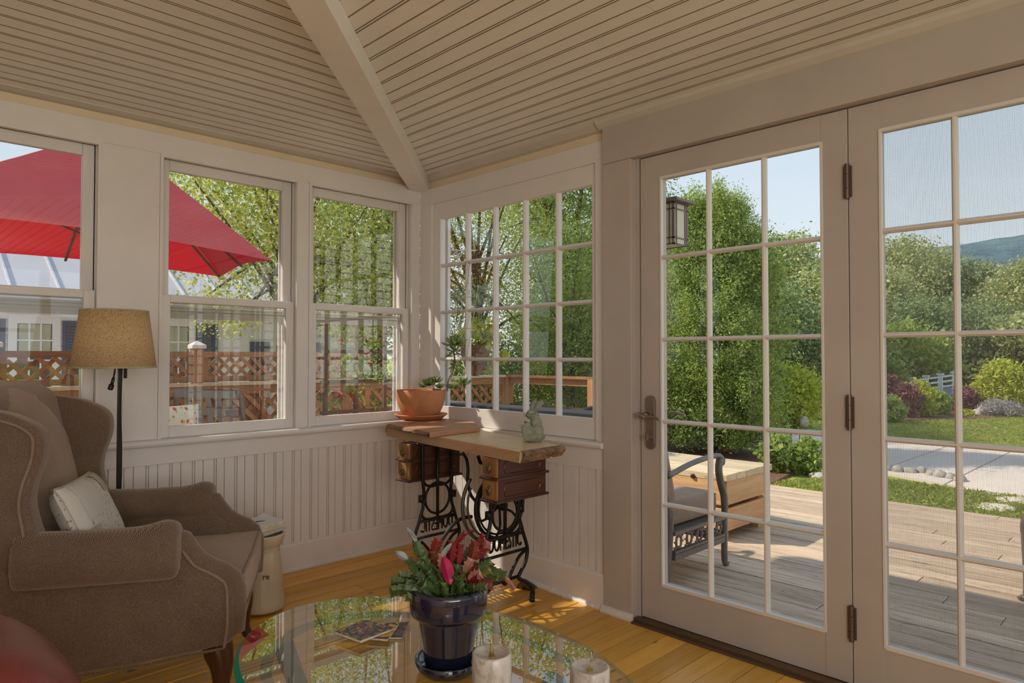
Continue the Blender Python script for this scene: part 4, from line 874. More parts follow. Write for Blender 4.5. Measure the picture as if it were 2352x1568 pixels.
def stand(y, zf_, facing):
    m = MB()
    for s in (-1, 1):
        m.tube(irn([(s*.095, .688), (s*.095, .60), (s*.093, .50), (s*.086, .44), (s*.090, .38), (s*.104, .335), (s*.120, .29), (s*.136, .25), (s*.145, .21), (s*.132, .16), (s*.098, .118), (s*.085, .10)], y), .0085, 8)
        m.tube(irn([(s*.085, .10), (s*.10, .085), (s*.135, .065), (s*.165, .04), (s*.180, .012), (s*.176, zf_+.020)], y), [.010]*16+[.012]*10, 8)
        m.tube(irn([(s*.145, .215), (s*.10, .20), (s*.06, .16), (s*.025, .11), (0, .085)], y), .0075, 8)
        m.tube(irn([(s*.093, .535), (s*.085, .49), (s*.05, .468), (0, .468)], y), .007, 8)
        m.tube(irn([(s*.100, .345), (s*.095, .325), (s*.07, .308), (s*.02, .305), (0, .312)], y), .007, 8)
        m.tube(irn([(s*.104, .335), (s*.085, .31), (s*.098, .30)], y), .005, 6)
        m.box(CXF+s*.100-.012, CXF+s*.100+.012, y-.012, y+.012, .395, .43)
        m.tube([(CXF+s*.176, y, zf_+.022), (CXF+s*.176, y, zf_+.001)], .014, 12)
    m.tube([(CXF+.077*math.cos(a), y, .405+.077*math.sin(a)) for a in [2*pi*i/36 for i in range(36)]], .0065, 8, closed=True)
    m.tube([(CXF, y, .69), (CXF, y, .30)], .0085, 8)
    m.tube([(CXF-.118, y, .300), (CXF+.118, y, .300)], .0075, 8).tube([(CXF-.143, y, .222), (CXF+.143, y, .222)], .0075, 8)
    m.tube([(CXF-.09, y, .104), (CXF+.09, y, .104)], .008, 8).box(CXF-.13, CXF+.13, y-.014, y+.014, .680, .688)
    S = m.build('treadle_stand', 'cast_iron', SW, smooth=True)
    text('DOMESTIC', 'lettering', 'cast_iron', S, (CXF, y+(.003 if facing > 0 else -.003), .225), (pi/2, 0, pi if facing > 0 else 0), .098, .004, .43)
stand(-.64, -.02, 1); stand(-1.13, -.035, -1)
# treadle plate and cross bars
m = MB().tube([(CXF, -.64, .104), (CXF, -1.13, .104)], .008, 8)
for i in range(9): m.box(CXF-.11+i*.027, CXF-.10+i*.027, -1.03, -.74, .050, .058)
for i in range(5): m.box(CXF-.115, CXF+.12, -1.03+i*.07, -1.02+i*.07, .050, .058)
m.build('treadle_plate', 'cast_iron', SW, kind='stuff')
m = MB(); wx, wy, wz = -.325, -1.055, .425
m.tube([(wx+.150*math.cos(a), wy, wz+.150*math.sin(a)) for a in [2*pi*i/48 for i in range(48)]], .0095, 8, closed=True)
m.tube([(wx+.132*math.cos(a), wy, wz+.132*math.sin(a)) for a in [2*pi*i/48 for i in range(48)]], .005, 8, closed=True)
m.tube([(wx, wy-.03, wz), (wx, wy+.03, wz)], .022, 14)
for k in range(6):
    a = k*pi/3+.3; m.tube([(wx+r*math.cos(a+.25*math.sin(r/.15*3)), wy, wz+r*math.sin(a+.25*math.sin(r/.15*3))) for r in (.02, .05, .09, .12, .147)], .006, 8)
m.build('flywheel', 'cast_iron', SW, smooth=True)
MB().tube([(wx-.005+.185*math.cos(a), wy+.045, wz+.01+.185*math.sin(a)) for a in np.linspace(math.radians(138), math.radians(262), 24)], .0085, 8).tube([(wx-.005+.150*math.cos(a), wy+.05, wz+.01+.162*math.sin(a)) for a in np.linspace(math.radians(150), math.radians(262), 24)], .005, 8).build('skirt_guard', 'guard_iron', SW, smooth=True)
rod = [Yp(1063, 1040, -.98), Yp(1072, 1056, -.98), Yp(1075, 1080, -.98), Yp(1074, 1105, -.98), Yp(1081, 1135, -.99), Yp(1092, 1150, -1.0)]
MB().tube(spline(rod, 5), .0075, 8).tube(spline([Yp(1084, 1186, -.99), Yp(1062, 1190, -.98), Yp(1042, 1203, -.97), Yp(1020, 1232, -.96), Yp(1004, 1262, -.95), Yp(996, 1300, -.95)], 5), .0085, 8).build('pitman_rod', 'cast_iron', SW, smooth=True)
MB().tube([Yp(1098, 1047, -.99), Yp(1103, 1062, -.99), Yp(1112, 1064, -1.0)], .009, 6).build('bracket', 'cast_iron', SW)
def drawers(y0, y1, x0, x1, zb, zmid, zt):
    for k, (a, b) in enumerate(((zb, zmid), (zmid, zt))):
        D = MB().box(x0+.012, x1, y0, y1, a+.006, b-.001).build('drawer', 'drawer_walnut', SW, bevel=.004)
        MB().box(x0, x0+.013, y0+.001, y1-.001, a+.007, b-.002).build('front', 'drawer_front', D, bevel=.005, seg=3)
        MB().prism([(x0-.008, a-.002), (x0-.010, a+.004), (x0-.002, a+.010), (x1+.004, a+.010), (x1+.012, a+.004), (x1+.010, a-.002)], 'xz', y0-.009, y1+.006).build('moulding', 'mahogany', D, bevel=.001)
        yc, zc = (y0+y1)/2, (a+b)/2+.002
        MB().prism([(yc-.028, zc-.030), (yc-.020, zc-.038), (yc+.020, zc-.038), (yc+.028, zc-.030), (yc+.032, zc), (yc+.028, zc+.030), (yc+.020, zc+.038), (yc-.020, zc+.038), (yc-.028, zc+.030), (yc-.032, zc)], 'yz', x0-.0035, x0+.002).build('carved_plate', 'drawer_front', D, bevel=.0012)
        m = MB().prism([(yc, zc-.026), (yc-.014, zc-.006), (yc-.008, zc+.012), (yc, zc+.022), (yc+.008, zc+.012), (yc+.014, zc-.006)], 'yz', x0-.006, x0-.003)
        m.tube([(x0-.012, yc+.011*math.sin(t_), zc-.006+.014*math.cos(t_)) for t_ in [2*pi*i/18 for i in range(18)]], .0025, 6, closed=True).tube([(x0-.003, yc, zc+.008), (x0-.014, yc, zc+.008)], .004, 8)
        m.build('ring_pull', 'aged_brass', D, smooth=True)
        m = MB(); n_ = [(x0+.05, a+.022), (x0+.04, (a+b)/2), (x0+.05, b-.018), (x1-.05, b-.018), (x1-.04, (a+b)/2), (x1-.05, a+.022)]
        m.tube([(p[0], y0-.0005, p[1]) for p in n_], .0022, 5, closed=True).build('side_panel', 'mahogany', D)
drawers(-.625, -.53, -.530, -.205, .500, .600, .687); drawers(-1.268, -1.172, -.545, -.240, .497, .594, .687)
Wg = thing('door_wedge', 'small dark red-brown wooden wedge on the floor by the right iron stand', 'wedge', (-.20, -1.14, -.035))
a_ = [Zv(1182, 1352, -.035), Zv(1196, 1343, -.035), Zv(1240, 1350, -.035), Zv(1226, 1360, -.035)]
MB().add([a_[0], a_[3], a_[2], a_[1], a_[0].lerp(a_[3], .25)+Vector((0, 0, .035)), a_[1].lerp(a_[2], .25)+Vector((0, 0, .035))], [(0, 1, 2, 3), (0, 4, 1), (3, 2, 5), (1, 4, 5, 2), (0, 3, 5, 4)]).build('body', 'mahogany', Wg)
# board under the terracotta pot
p1, p2, p3 = Zv(892, 973, TT+.026), Zv(987, 993, TT+.026), Zv(1103, 979, TT+.026)
p4 = Zv(1088, 967, TT+.026); p5 = p1+(p4-p2)*.78
Bd = thing('cutting_board', 'reddish live-edge wooden board under the terracotta pot', 'board', tuple((p1+p3)/2-Vector((0, 0, .026))))
MB().prism([(p.x, p.y) for p in (p1, p2, p3, p4, p5)], 'xy', TT+.001, TT+.026).build('board_body', 'cutting_board', Bd, bevel=.003)
live_edge('bark_edge', p1, p2, (p2-p1).cross(Vector((0, 0, 1))), .024, .022, seed=8, par=Bd, shift=1.0)
# terracotta bowl with succulents
BT = TT+.0265; pc = Zv(1015, 958, BT)
if pc.x > -.175: pc.x = -.175
Tp = thing('potted_succulent', 'leggy succulent staked with thin canes in a terracotta bowl, in the corner', 'plant', tuple(pc))
SCL = ((pc-CAMP).dot(fwd3))/1567.08
rs, rr_ = 61*SCL, 56*SCL; hh = 66*SCL
MB().lathe([(rs*.74, 0), (rs*.80, .003), (rs*.92, .018), (rs, .026), (rs, .031), (rs*.95, .031), (rs*.86, .020), (rs*.72, .010), (0, .010)], 48, tuple(pc)).build('saucer', 'saucer_clay', Tp, smooth=True)
MB().lathe([(rr_*.55, .012), (rr_*.62, .014), (rr_*.80, .040), (rr_*.93, .080), (rr_, .120), (rr_*1.005, hh), (rr_*.985, hh+.004), (rr_*.95, hh+.001), (rr_*.93, .12), (0, .12)], 56, tuple(pc), cap=False).build('pot', 'terracotta', Tp, smooth=True)
MB().grid(lambda u, v: (pc.x+rr_*.93*v*math.cos(2*pi*u), pc.y+rr_*.93*v*math.sin(2*pi*u), pc.z+hh-.012+.004*noise.noise(Vector((v*30*math.cos(2*pi*u), v*30*math.sin(2*pi*u), 1)))), 40, 12).build('soil', 'soil', Tp)
Atop = pc+Vector((0, 0, hh))
def rosette(c, r, n, tilt=.5, par=Tp, ax=None, layers=3):
    ax = Vector(ax).normalized() if ax else Vector((0, 0, 1)); u0 = ax.orthogonal().normalized(); v0 = ax.cross(u0)
    for k in range(n):
        a = k*2.399; f = (k+1)/n; el_ = math.radians(75-70*f*tilt*1.4); d = (u0*math.cos(a)+v0*math.sin(a))*math.cos(el_)+ax*math.sin(el_)
        Ln = r*(.55+.45*f); sd = d.cross(ax).normalized(); nr = sd.cross(d).normalized(); b = Vector(c); wd = Ln*.17
        vs = [b, b+d*Ln*.45+sd*wd+nr*.1*wd, b+d*Ln*.8+sd*wd*.9+nr*.6*wd, b+d*Ln+nr*wd*.9, b+d*Ln*.8-sd*wd*.9+nr*.6*wd, b+d*Ln*.45-sd*wd+nr*.1*wd, b+d*Ln*.5-nr*wd*.8, b+d*Ln*.8-nr*.2*wd]
        MB().add(vs, [(0, 1, 6), (0, 6, 5), (1, 2, 7, 6), (5, 6, 7, 4), (2, 3, 7), (4, 7, 3), (0, 5, 4, 3, 2, 1)]).build('leaf', 'succulent', par, smooth=True)
for c_, r_, n_ in (((985, 893), .042, 12), ((1000, 886), .038, 11), ((973, 897), .03, 9), ((1064, 892), .048, 12), ((1048, 897), .035, 10), ((1034, 900), .03, 9), ((1010, 899), .028, 8)):
    rosette(Q(c_[0], c_[1]-7, Atop, random.uniform(-.02, .03)), r_*1.5, n_+5)
stem = [Q(1027, 898, Atop), Q(1030, 872, Atop), Q(1040, 852, Atop), Q(1044, 830, Atop), Q(1043, 805, Atop), Q(1046, 785, Atop)]
MB().tube(spline(stem, 4), [.0045]*21, 8).build('stem', 'twig', Tp, smooth=True)
rosette(stem[-1]+Vector((0, 0, -.012)), .088, 22, .85); rosette(stem[4], .07, 12, 1.15); rosette(stem[3]-Vector((0, 0, .01)), .055, 8, 1.4)
MB().tube(spline([stem[-1], Q(1044, 750, Atop), Q(1052, 715, Atop), Q(1050, 680, Atop), Q(1062, 640, Atop), Q(1070, 600, Atop)], 4), [.002]*26, 6).tube(spline([stem[-1], Q(1060, 745, Atop), Q(1054, 700, Atop), Q(1072, 655, Atop), Q(1078, 610, Atop)], 4), .0014, 6).tube([stem[-1], Q(1056, 752, Atop), Q(1066, 722, Atop)], .0014, 6).build('flower_stalk', 'twig', Tp, smooth=True)
for k in range(46):
    t_ = k/46; c_ = Q(1048+18*t_+random.uniform(-13, 13), 745-150*t_, Atop, random.uniform(-.02, .02)); big = t_ < .35
    if big: pad('bud', 'succulent', c_, c_+Vector((random.uniform(-.02, .02), random.uniform(-.02, .02), random.uniform(-.004, .012))), .007, notch=False, par=Tp)
    else: MB().ell(c_, (.0022, .0022, .0032), 6).build('bud', 'cactus_red', Tp)
for k in range(26): c_ = Q(1085+random.uniform(-12, 14), 610+random.uniform(-4, 66), Atop); MB().ell(c_, (.0018, .0018, .0024), 5).build('bud', 'cactus_red', Tp)
m = MB().tube([Q(1060, 898, Atop), Q(1099, 655, Atop)], .0018, 6).tube([Q(1030, 898, Atop, .01), Q(1090, 690, Atop, .01)], .0012, 6)
for a, b in (((1052, 687), (1100, 678)), ((1040, 760), (1096, 751)), ((1030, 820), (1088, 819)), ((1018, 881), (1078, 881))): m.tube([Q(*a, Atop), Q(*b, Atop)], .0018, 6)
m.build('cane_trellis', 'page_edges', Tp, label='thin cane trellis staked in the bowl')
# ------------------------------------------------------------------ stone rabbit
rb = Zv(1222, 1014, TT)
Rb = thing('rabbit_figurine', 'grey-green stone rabbit in wire spectacles reading a small book on the slab table', 'figurine', tuple(rb))
K = ((rb-CAMP).dot(fwd3))/1567.08
def r2(px, py, f=0): return Q(px, py, rb, f)
m = MB()
def E(px, py, f, a, b, c, ang=0):   # ellipsoid with half-sizes in px (right, up, depth)
    M = Matrix((RT, Vector((0, 0, 1)), -FWD)).transposed() @ Matrix.Rotation(math.radians(ang), 3, 'Z')
    m.ell(r2(px, py, f), (a*K, b*K, c*K), 14, M)
E(1228, 1001, 0, 22, 16, 20); E(1232, 988, 0, 17, 20, 17, 8); E(1231, 972, 0, 14, 17, 13, 6); E(1227, 955, 0, 12, 14, 12, 20); E(1220, 949, 0, 11, 9, 9, -20); E(1213, 953, 0, 7, 6, 6)
E(1218, 957, .0, 8, 6, 7); E(1247, 1002, 0, 6, 6, 7)
for f, px, py, tx, ty in ((.012, 1236, 930, 1245, 919), (-.012, 1226, 929, 1230, 916)):
    a_, b_ = r2(px-6, py+12, f), r2(tx+2, ty-1, f*1.5)
    m.tube([a_.lerp(b_, t_) for t_ in (0, .15, .35, .6, .8, .95, 1)], [3.2*K, 4.6*K, 6.2*K, 6.4*K, 4.6*K, 2.2*K, .8*K], 10)
for f in (.022, -.016):   # thighs, raised shins, feet
    m.tube([r2(1228, 1004, f), r2(1216, 1004, f*1.2), r2(1208, 1006, f*1.3)], [13*K, 11*K, 8*K], 10)
    m.tube([r2(1210, 1009, f*1.3), r2(1205, 996, f*1.4), r2(1203, 984, f*1.4)], [7*K, 6*K, 5.5*K], 10); E(1203, 984, f*1.4, 6, 7, 6)
for f in (.020, -.020): m.tube([r2(1234, 976, f), r2(1228, 988, f*1.3), r2(1218, 984, f*1.1), r2(1212, 980, f*.8)], [6*K, 5.5*K, 4.5*K, 4.5*K], 10)
m.build('body', 'verdigris_stone', Rb, remesh=.0019, smooth=True)
bk = MB()
u1 = [r2(1192, 976, .030), r2(1216, 969, .020), r2(1229, 995, .032), r2(1208, 1003, .040)]
u2 = [r2(1216, 969, .020), r2(1204, 966, -.028), r2(1214, 990, -.020), r2(1229, 995, .032)]
for q in (u1, u2):
    nn = (q[1]-q[0]).cross(q[3]-q[0]).normalized()*.0035; bk.add([*q, *[p+nn for p in q]], [(0, 1, 2, 3), (7, 6, 5, 4), (0, 4, 5, 1), (1, 5, 6, 2), (2, 6, 7, 3), (3, 7, 4, 0)])
bk.build('book', 'verdigris_stone', Rb, bevel=.001)
gl = MB()
for c_, f in (((1207, 951), -.004), ((1214, 953), .014)):
    c0 = r2(*c_, f); gl.tube([c0+(-FWD*.5+Vector((0, 0, 0))).normalized()*0+RT*(5.2*K*math.cos(t_)*.8)+Vector((0, 0, 5.2*K*math.sin(t_))) for t_ in [2*pi*i/20 for i in range(20)]], .0008, 6, closed=True)
gl.tube([r2(1218, 952, .018), r2(1226, 950, .026), r2(1234, 947, .022)], .0008, 6)
gl.build('spectacles', 'black_wire', Rb)
# ------------------------------------------------------------------ outside: ground, deck
gd = st('ground'); MB().box(-160, 300, -160, 300, -.8, -.38).build('lawn', 'lawn_grass', gd)
ZG = -.38
dk = st('deck')
x = .14; k = 0
while x < 3.95:
    wd = .139; ya, yb = -6.5, 4.3; cuts = [v for v in ([-1.75-.23*(k % 5)] if k % 3 == 0 else [-3.0+.3*(k % 4)] if k % 3 == 1 else [.4])]
    pts = [ya]+cuts+[yb]
    for a, b in zip(pts, pts[1:]): piece('board', 'deck_wood', dk, x+.003, x+wd-.003, a+.003, b-.003, -.185, -.15+random.uniform(-.0015, .0015))
    x += wd; k += 1
x = -5.6
while x < .1:
    piece('board', 'deck_wood', dk, x+.003, x+.137, .17, 4.3, -.185, -.15); x += .14
MB().box(.13, 3.96, -6.5, 4.3, -.36, -.19).build('deck_frame', 'dark_threshold', dk)
# ------------------------------------------------------------------ driveway of concrete slabs
dv = st('driveway'); near = [(5.9, -9), (6.15, -4), (6.43, -1.48), (6.86, -.5), (7.6, .9), (8.3, 2), (9.0, 6), (9.2, 20)]
far_ = [(9.2, -9), (9.9, -4), (10.45, -1.4), (10.75, .7), (11.3, 2), (12, 6), (12.4, 20)]
def xi(poly, y): return float(np.interp(y, [p[1] for p in poly], [p[0] for p in poly]))
ys_ = [-9, -6.3, -3.8, -1.25, -.40, 2.2, 4.8, 8, 12, 20]
for a, b in zip(ys_, ys_[1:]):
    mm = np.linspace(a+.012, b-.012, 4); pl = [(xi(near, q), q) for q in mm]+[(xi(far_, q), q) for q in mm[::-1]]
    MB().prism(pl, 'xy', ZG-.05, ZG+.03).build('slab', 'concrete', dv)
MB().box(-30, 60, 20, 22, ZG-.1, ZG+.02).build('road', 'concrete', dv)
pt = st('patio'); MB().box(-12, 5.4, 4.32, 8.96, ZG-.05, ZG+.02).build('paving', 'concrete', pt)  # pale ground added so neutral light bounces onto the neighbour's wall
bedn = st('garden_bed')
MB().prism([(3.97, .0), (6.1, .3), (7.3, 1.2), (8.0, 2.4), (8.4, 6), (4.3, 6), (3.97, 4.3)], 'xy', ZG-.05, ZG+.035).build('mulch', 'mulch', bedn)
MB().prism([(13.5, 3.2), (15.5, 1.0), (18.4, -.4), (24, -4), (40, -4), (40, 12), (14, 12)], 'xy', ZG-.05, ZG+.03).build('mulch', 'mulch', bedn)
# grass blades near the deck
def scatter(poly, n):
    xs_ = [p[0] for p in poly]; ys2 = [p[1] for p in poly]; out = []
    while len(out) < n:
        a, b = random.uniform(min(xs_), max(xs_)), random.uniform(min(ys2), max(ys2)); ins = False; j = len(poly)-1
        for i in range(len(poly)):
            if (poly[i][1] > b) != (poly[j][1] > b) and a < (poly[j][0]-poly[i][0])*(b-poly[i][1])/(poly[j][1]-poly[i][1])+poly[i][0]: ins = not ins
            j = i
        if ins: out.append((a, b, ZG+random.uniform(0, .03)))
    return out
g_ = leaves('grass', scatter([(3.97, 0), (5.2, .3), (6.6, -.3), (6.4, -1.5), (6.15, -3.5), (5.9, -5), (3.97, -5)], 52000), .05, 'grass_blade', None, .22, .0)
g_['label'] = 'short green and straw grass along the deck edge'; g_['category'] = 'grass'
g_ = leaves('grass', scatter([(11.0, -2.5), (18.0, -2.5), (18.0, -.2), (15.2, 1.2), (13.4, 2.6), (11.1, 1.2)], 30000), .06, 'grass_blade', None, .2, .0)
g_['label'] = 'mown green lawn beyond the driveway'; g_['category'] = 'grass'
# edging stones along the driveway
def rock(name, lab, c, r, seed, mat='stone_grey', grp=None, cat='rock'):
    T = MB(); b = len(T.v)
    T.ell((0, 0, 0), (1, 1, 1), 14); T.v = [tuple(Vector(v)*(1+.22*noise.noise(Vector(v)*1.3+Vector((seed, 0, 0))))*1.0) for v in T.v]
    T.v = [(c[0]+v[0]*r[0], c[1]+v[1]*r[1], c[2]+v[2]*r[2]) for v in T.v]
    E_ = thing(name, lab, cat, c, group=grp); T.build('body', mat, E_, smooth=True); return E_
ek = [(2040, 1079), (2062, 1082), (2090, 1084), (2118, 1084), (2140, 1090), (2160, 1094), (2185, 1098), (2205, 1104)]
for i, p in enumerate(ek):
    q = Zv(*p, ZG+.03); rock('edging_stone', '%s fieldstone from the left in the row edging the driveway' % ['first', 'second', 'third', 'fourth', 'fifth', 'sixth', 'seventh', 'last'][i], (q.x, q.y, ZG+.04), (.075+.015*(i % 2), .060+.012*(i % 3), .055+.015*(i % 2)), i*3.1, grp='fieldstones edging the driveway', cat='stone')
q = Zv(1882, 1098, ZG); rock('rock', 'small pale rock in the grass between the leafy plants and the deck', (q.x, q.y, ZG+.02), (.12, .12, .06), 9)
q = Zv(2249, 954, ZG); rock('rock', 'smaller of two boulders at the far edge of the lawn', (q.x, q.y, ZG+.06), (.17, .17, .12), 5, 'planter_stone')
q = Zv(2270, 954, ZG); rock('rock', 'larger of two pale boulders at the far edge of the lawn', (q.x, q.y, ZG+.1), (.27, .27, .19), 7, 'planter_stone')
q = Zv(1653, 1040, ZG); rock('rock', 'upright reddish rock at the foot of the arborvitae behind the chest', (q.x, q.y, ZG+.2), (.14, .14, .28), 11, 'saucer_clay')
for i, (p, lb) in enumerate((((2250, 1122), 'flat pale flagstone in the grass, farthest left of the group'), ((2290, 1132), 'flat pale flagstone in the middle of the group in the grass'), ((2335, 1118), 'flat pale flagstone in the grass, farthest from the deck'), ((2330, 1152), 'flat pale flagstone in the grass behind the patio chair'), ((2285, 1168), 'flat pale flagstone in the grass closest to the deck'))):
    q = Zv(*p, ZG); rock('flagstone', lb, (q.x, q.y, ZG+.012), (.24, .17, .022), 20+i*2.3, 'concrete', 'flagstones in the grass', 'stone')
# ------------------------------------------------------------------ cast patio armchairs
def patio_chair(lab, loc, rz, grp):
    T = thing('patio_armchair', lab, 'patio chair', loc, rz, group=grp); P_ = lambda n_, m_, mt='patio_metal', **k: m_.build(n_, mt, T, local=True, **k)
    # local: x forward, front legs at x=0; y across, z up from the deck
    for s in (-.30, .30):
        P_('arm', MB().tube(spline([(-.60, s, .615), (-.40, s, .652), (-.25, s, .668), (-.11, s, .674), (-.045, s, .668), (-.008, s, .645), (-.018, s, .618), (-.045, s, .622)]), [.016]*30+[.019]*6+[.015]*7, 10), smooth=True)
        P_('leg', MB().tube(spline([(-.035, s, .65), (-.05, s, .585), (-.025, s, .50), (.012, s, .42), (.018, s, .34), (.014, s, .22), (.012, s, .10), (.016, s, .03), (.034, s, .012), (.045, s, .024)]), [.022]*20+[.019]*15+[.017]*10+[.012], 10), smooth=True)
        P_('leg', MB().tube(spline([(-.55, s*.95, .42), (-.56, s*.95, .25), (-.60, s*.95, .01)]), .017, 10), smooth=True)
    def apron(a, b, nn):
        a, b = Vector(a), Vector(b); d = (b-a); L_ = d.length; d.normalize(); up_ = Vector((0, 0, 1)); sd = d.cross(up_)*.010
        m = MB()
        for z0, z1 in ((.285, .305), (.185, .200), (.150, .182)): m.obox((a+b)/2+up_*(z0+z1)/2, d*L_/2, sd*1.3, up_*(z1-z0)/2)
        n_ = max(3, int(L_/.055))
        for i in range(n_):
            c = a+d*(L_*(i+.5)/n_)+up_*.243; sg = 1 if i % 2 else -1
            m.tube([c+d*(sg*(-.022+.02*math.cos(t_)))*1+up_*(.034*math.sin(t_)) for t_ in np.linspace(-2.2, 2.2, 10)], .0065, 6)
            m.tube([c+d*(sg*(.012-.012*math.cos(t_)))+up_*(.018*math.sin(t_)+.016*sg) for t_ in np.linspace(-2.0, 2.0, 8)], .005, 6)
        P_(nn, m, smooth=False)
    for s in (-.30, .30): apron((-.55, s, 0), (.0, s, 0), 'scroll_apron')
    apron((.0, -.29, 0), (.0, .29, 0), 'scroll_apron')
    P_('seat_frame', MB().box(-.56, 0, -.28, .28, .29, .305)); P_('back_frame', MB().tube(spline([(-.54, -.28, .30), (-.62, -.28, .60), (-.70, -.22, .92), (-.71, 0, .97), (-.70, .22, .92), (-.62, .28, .60), (-.54, .28, .30)]), .016, 8), smooth=True)
    P_('seat_cushion', MB().box(-.53, .02, -.262, .262, .31, .45), 'patio_fabric', smooth=True, bevel=.045, seg=4)
    P_('cushion_piping', MB().tube([(.012, -.245, .425), (.012, .245, .425), (-.5, .245, .43), (-.5, -.245, .43)], .006, 6, closed=True), 'patio_fabric', smooth=True)
    Rr = Matrix.Rotation(math.radians(-16), 3, 'Y'); bx8 = MB().box(-.10, .04, -.25, .25, -.0, .50); bx8.v = [tuple(Rr @ Vector(v)+Vector((-.44, 0, .42))) for v in bx8.v]
    P_('back_cushion', bx8, 'patio_fabric', smooth=True, bevel=.045, seg=4)
    return T
pcA = patio_chair('cast metal patio armchair with brown ribbed cushions in front of the wooden chest', (1.29, -1.01, -.15), 0, 'cast patio armchairs on the right deck')
pcB = dup(pcA, (2.17, -2.71, -.15), math.radians(91), label='cast metal patio armchair cut off by the right edge of the picture')
# ------------------------------------------------------------------ wooden chest
CHX0, CHX1, CHY0, CHY1, CHT = 1.79, 2.42, -1.05, .35, .31
Ch = thing('storage_chest', 'rustic pine chest bench with plank lid and slatted sides on the deck', 'chest', ((CHX0+CHX1)/2, (CHY0+CHY1)/2, -.15))
for a, b in ((CHX0+.02, CHY0+.02), (CHX1-.09, CHY0+.02), (CHX0+.02, CHY1-.09), (CHX1-.09, CHY1-.09)): MB().box(a, a+.07, b, b+.07, -.15, CHT-.05).build('leg', 'chest_wood_x', Ch)
nb = 5; wb = (CHX1-CHX0+.06)/nb
for i in range(nb): MB().box(CHX0-.02+i*wb+.002, CHX0-.02+(i+1)*wb-.002, CHY0-.03, CHY1+.03, CHT-.045, CHT+random.uniform(-.002, .002)).build('lid_plank', 'chest_top_wood', Ch, bevel=.003)
for z0, z1 in ((.10, .262), (-.075, .075)):
    MB().box(CHX0-.0, CHX1+.03, CHY0-.018, CHY0+.004, z0, z1).build('end_slat', 'chest_wood_x', Ch, bevel=.002)
    MB().box(CHX0, CHX1, CHY1-.004, CHY1+.018, z0, z1).build('end_slat', 'chest_wood_x', Ch)
    MB().box(CHX0-.018, CHX0+.004, CHY0, CHY1, z0, z1).build('side_slat', 'chest_wood', Ch, bevel=.002)
    MB().box(CHX1-.004, CHX1+.018, CHY0+.03, CHY1, z0, z1).build('side_slat', 'chest_wood', Ch)
kp = Xp(1592, 1093, CHX0-.02)
MB().tube([(CHX0-.019, kp.y, kp.z), (CHX0-.030, kp.y, kp.z), (CHX0-.036, kp.y, kp.z)], [.017, .017, .010], 12).build('knob', 'mahogany', Ch)
sp = Zv(1542, 1032, CHT)
if sp.y > .28 or sp.x > 2.3:
    t_ = 1; 
spx, spy = 2.18, -.02
SPt = thing('stone_planter', 'lumpy grey stone planter with a small yellow-green plant, on the wooden chest', 'planter', (spx, spy, CHT))
m = MB(); sc_s = .0028
for dx, dz, rx, rz_ in ((-.01, .06, .15, .062), (.06, .10, .09, .05), (.09, .14, .07, .05), (-.08, .10, .09, .05), (.05, .05, .12, .05)):
    m.ell((spx+dx*RT.x, spy+dx*RT.y, CHT+dz), (rx, rx*.85, rz_), 14)
m.build('body', 'planter_stone', SPt, remesh=.008, smooth=True)
leaves('foliage', blob((spx-.05, spy+.04, CHT+.22), (.13, .13, .12), 700, 1, 30), .028, 'leaf_yellow_green', SPt, .5)
# ------------------------------------------------------------------ wall lantern
Lt = thing('wall_lantern', 'square bronze wall lantern with cream glass beside the glazed door', 'lantern', (.12, -1.60, 1.72))
z0, z1 = 1.622, 1.815; xa, xb, ya, yb = .14, .26, -1.695, -1.575
ya, yb = -1.70, -1.58
Lt_f = MB()
for a in (xa, xb-.01):
    for b in (ya, yb-.01): Lt_f.box(a, a+.01, b, b+.01, z0, z1)
for z_ in (z0, z0+.028, z1-.034, z1-.008):
    Lt_f.box(xa, xb, ya, ya+.006, z_, z_+.006).box(xa, xb, yb-.006, yb, z_, z_+.006).box(xa, xa+.006, ya, yb, z_, z_+.006).box(xb-.006, xb, ya, yb, z_, z_+.006)
for t_ in (.022, .094): Lt_f.box(xa+t_, xa+t_+.005, ya, ya+.004, z0, z1).box(xa, xa+.004, ya+t_, ya+t_+.005, z0, z1)
Lt_f.build('frame', 'lantern_metal', Lt)
MB().box(xa+.004, xb-.004, ya+.004, yb-.004, z0+.004, z1-.004).build('glass_box', 'lantern_glass', Lt)
MB().box(xa-.022, xb+.022, ya-.03, yb+.02, z1, z1+.010).box(xa-.01, xb+.01, ya-.015, yb+.01, z1+.010, z1+.018).build('cap', 'lantern_metal', Lt)
MB().box(.12, xa, -1.655, -1.625, 1.66, 1.76).build('bracket', 'lantern_metal', Lt)
# ------------------------------------------------------------------ back railing
RY, RX = 3.6, 4.22; CAPZ = .85
Rl = thing('deck_railing', 'cedar deck railing with lattice panels and capped posts behind the windows', 'railing', (1.0, RY, -.15))
def pb(nm_, x0, x1, y0, y1, z0, z1, mt='cedar', **k): return MB().box(x0, x1, y0, y1, z0, z1).build(nm_, mt, Rl, **k)
posts = [-3.25, -1.64, -.02, 1.62, 3.05]
for px in posts:
    tall = px < 1.5
    pb('post', px-.048, px+.048, RY-.048, RY+.048, -.15, 1.19 if tall else CAPZ-.03, 'cedar_post')
    if tall: MB().add([(px-.066, RY-.066, 1.19), (px+.066, RY-.066, 1.19), (px+.066, RY+.066, 1.19), (px-.066, RY+.066, 1.19), (px-.066, RY-.066, 1.225), (px+.066, RY-.066, 1.225), (px+.066, RY+.066, 1.225), (px-.066, RY+.066, 1.225), (px, RY, 1.268)], [(0, 3, 2, 1), (0, 1, 5, 4), (1, 2, 6, 5), (2, 3, 7, 6), (3, 0, 4, 7), (4, 5, 8), (5, 6, 8), (6, 7, 8), (7, 4, 8)]).build('post_cap', 'post_cap_white', Rl)
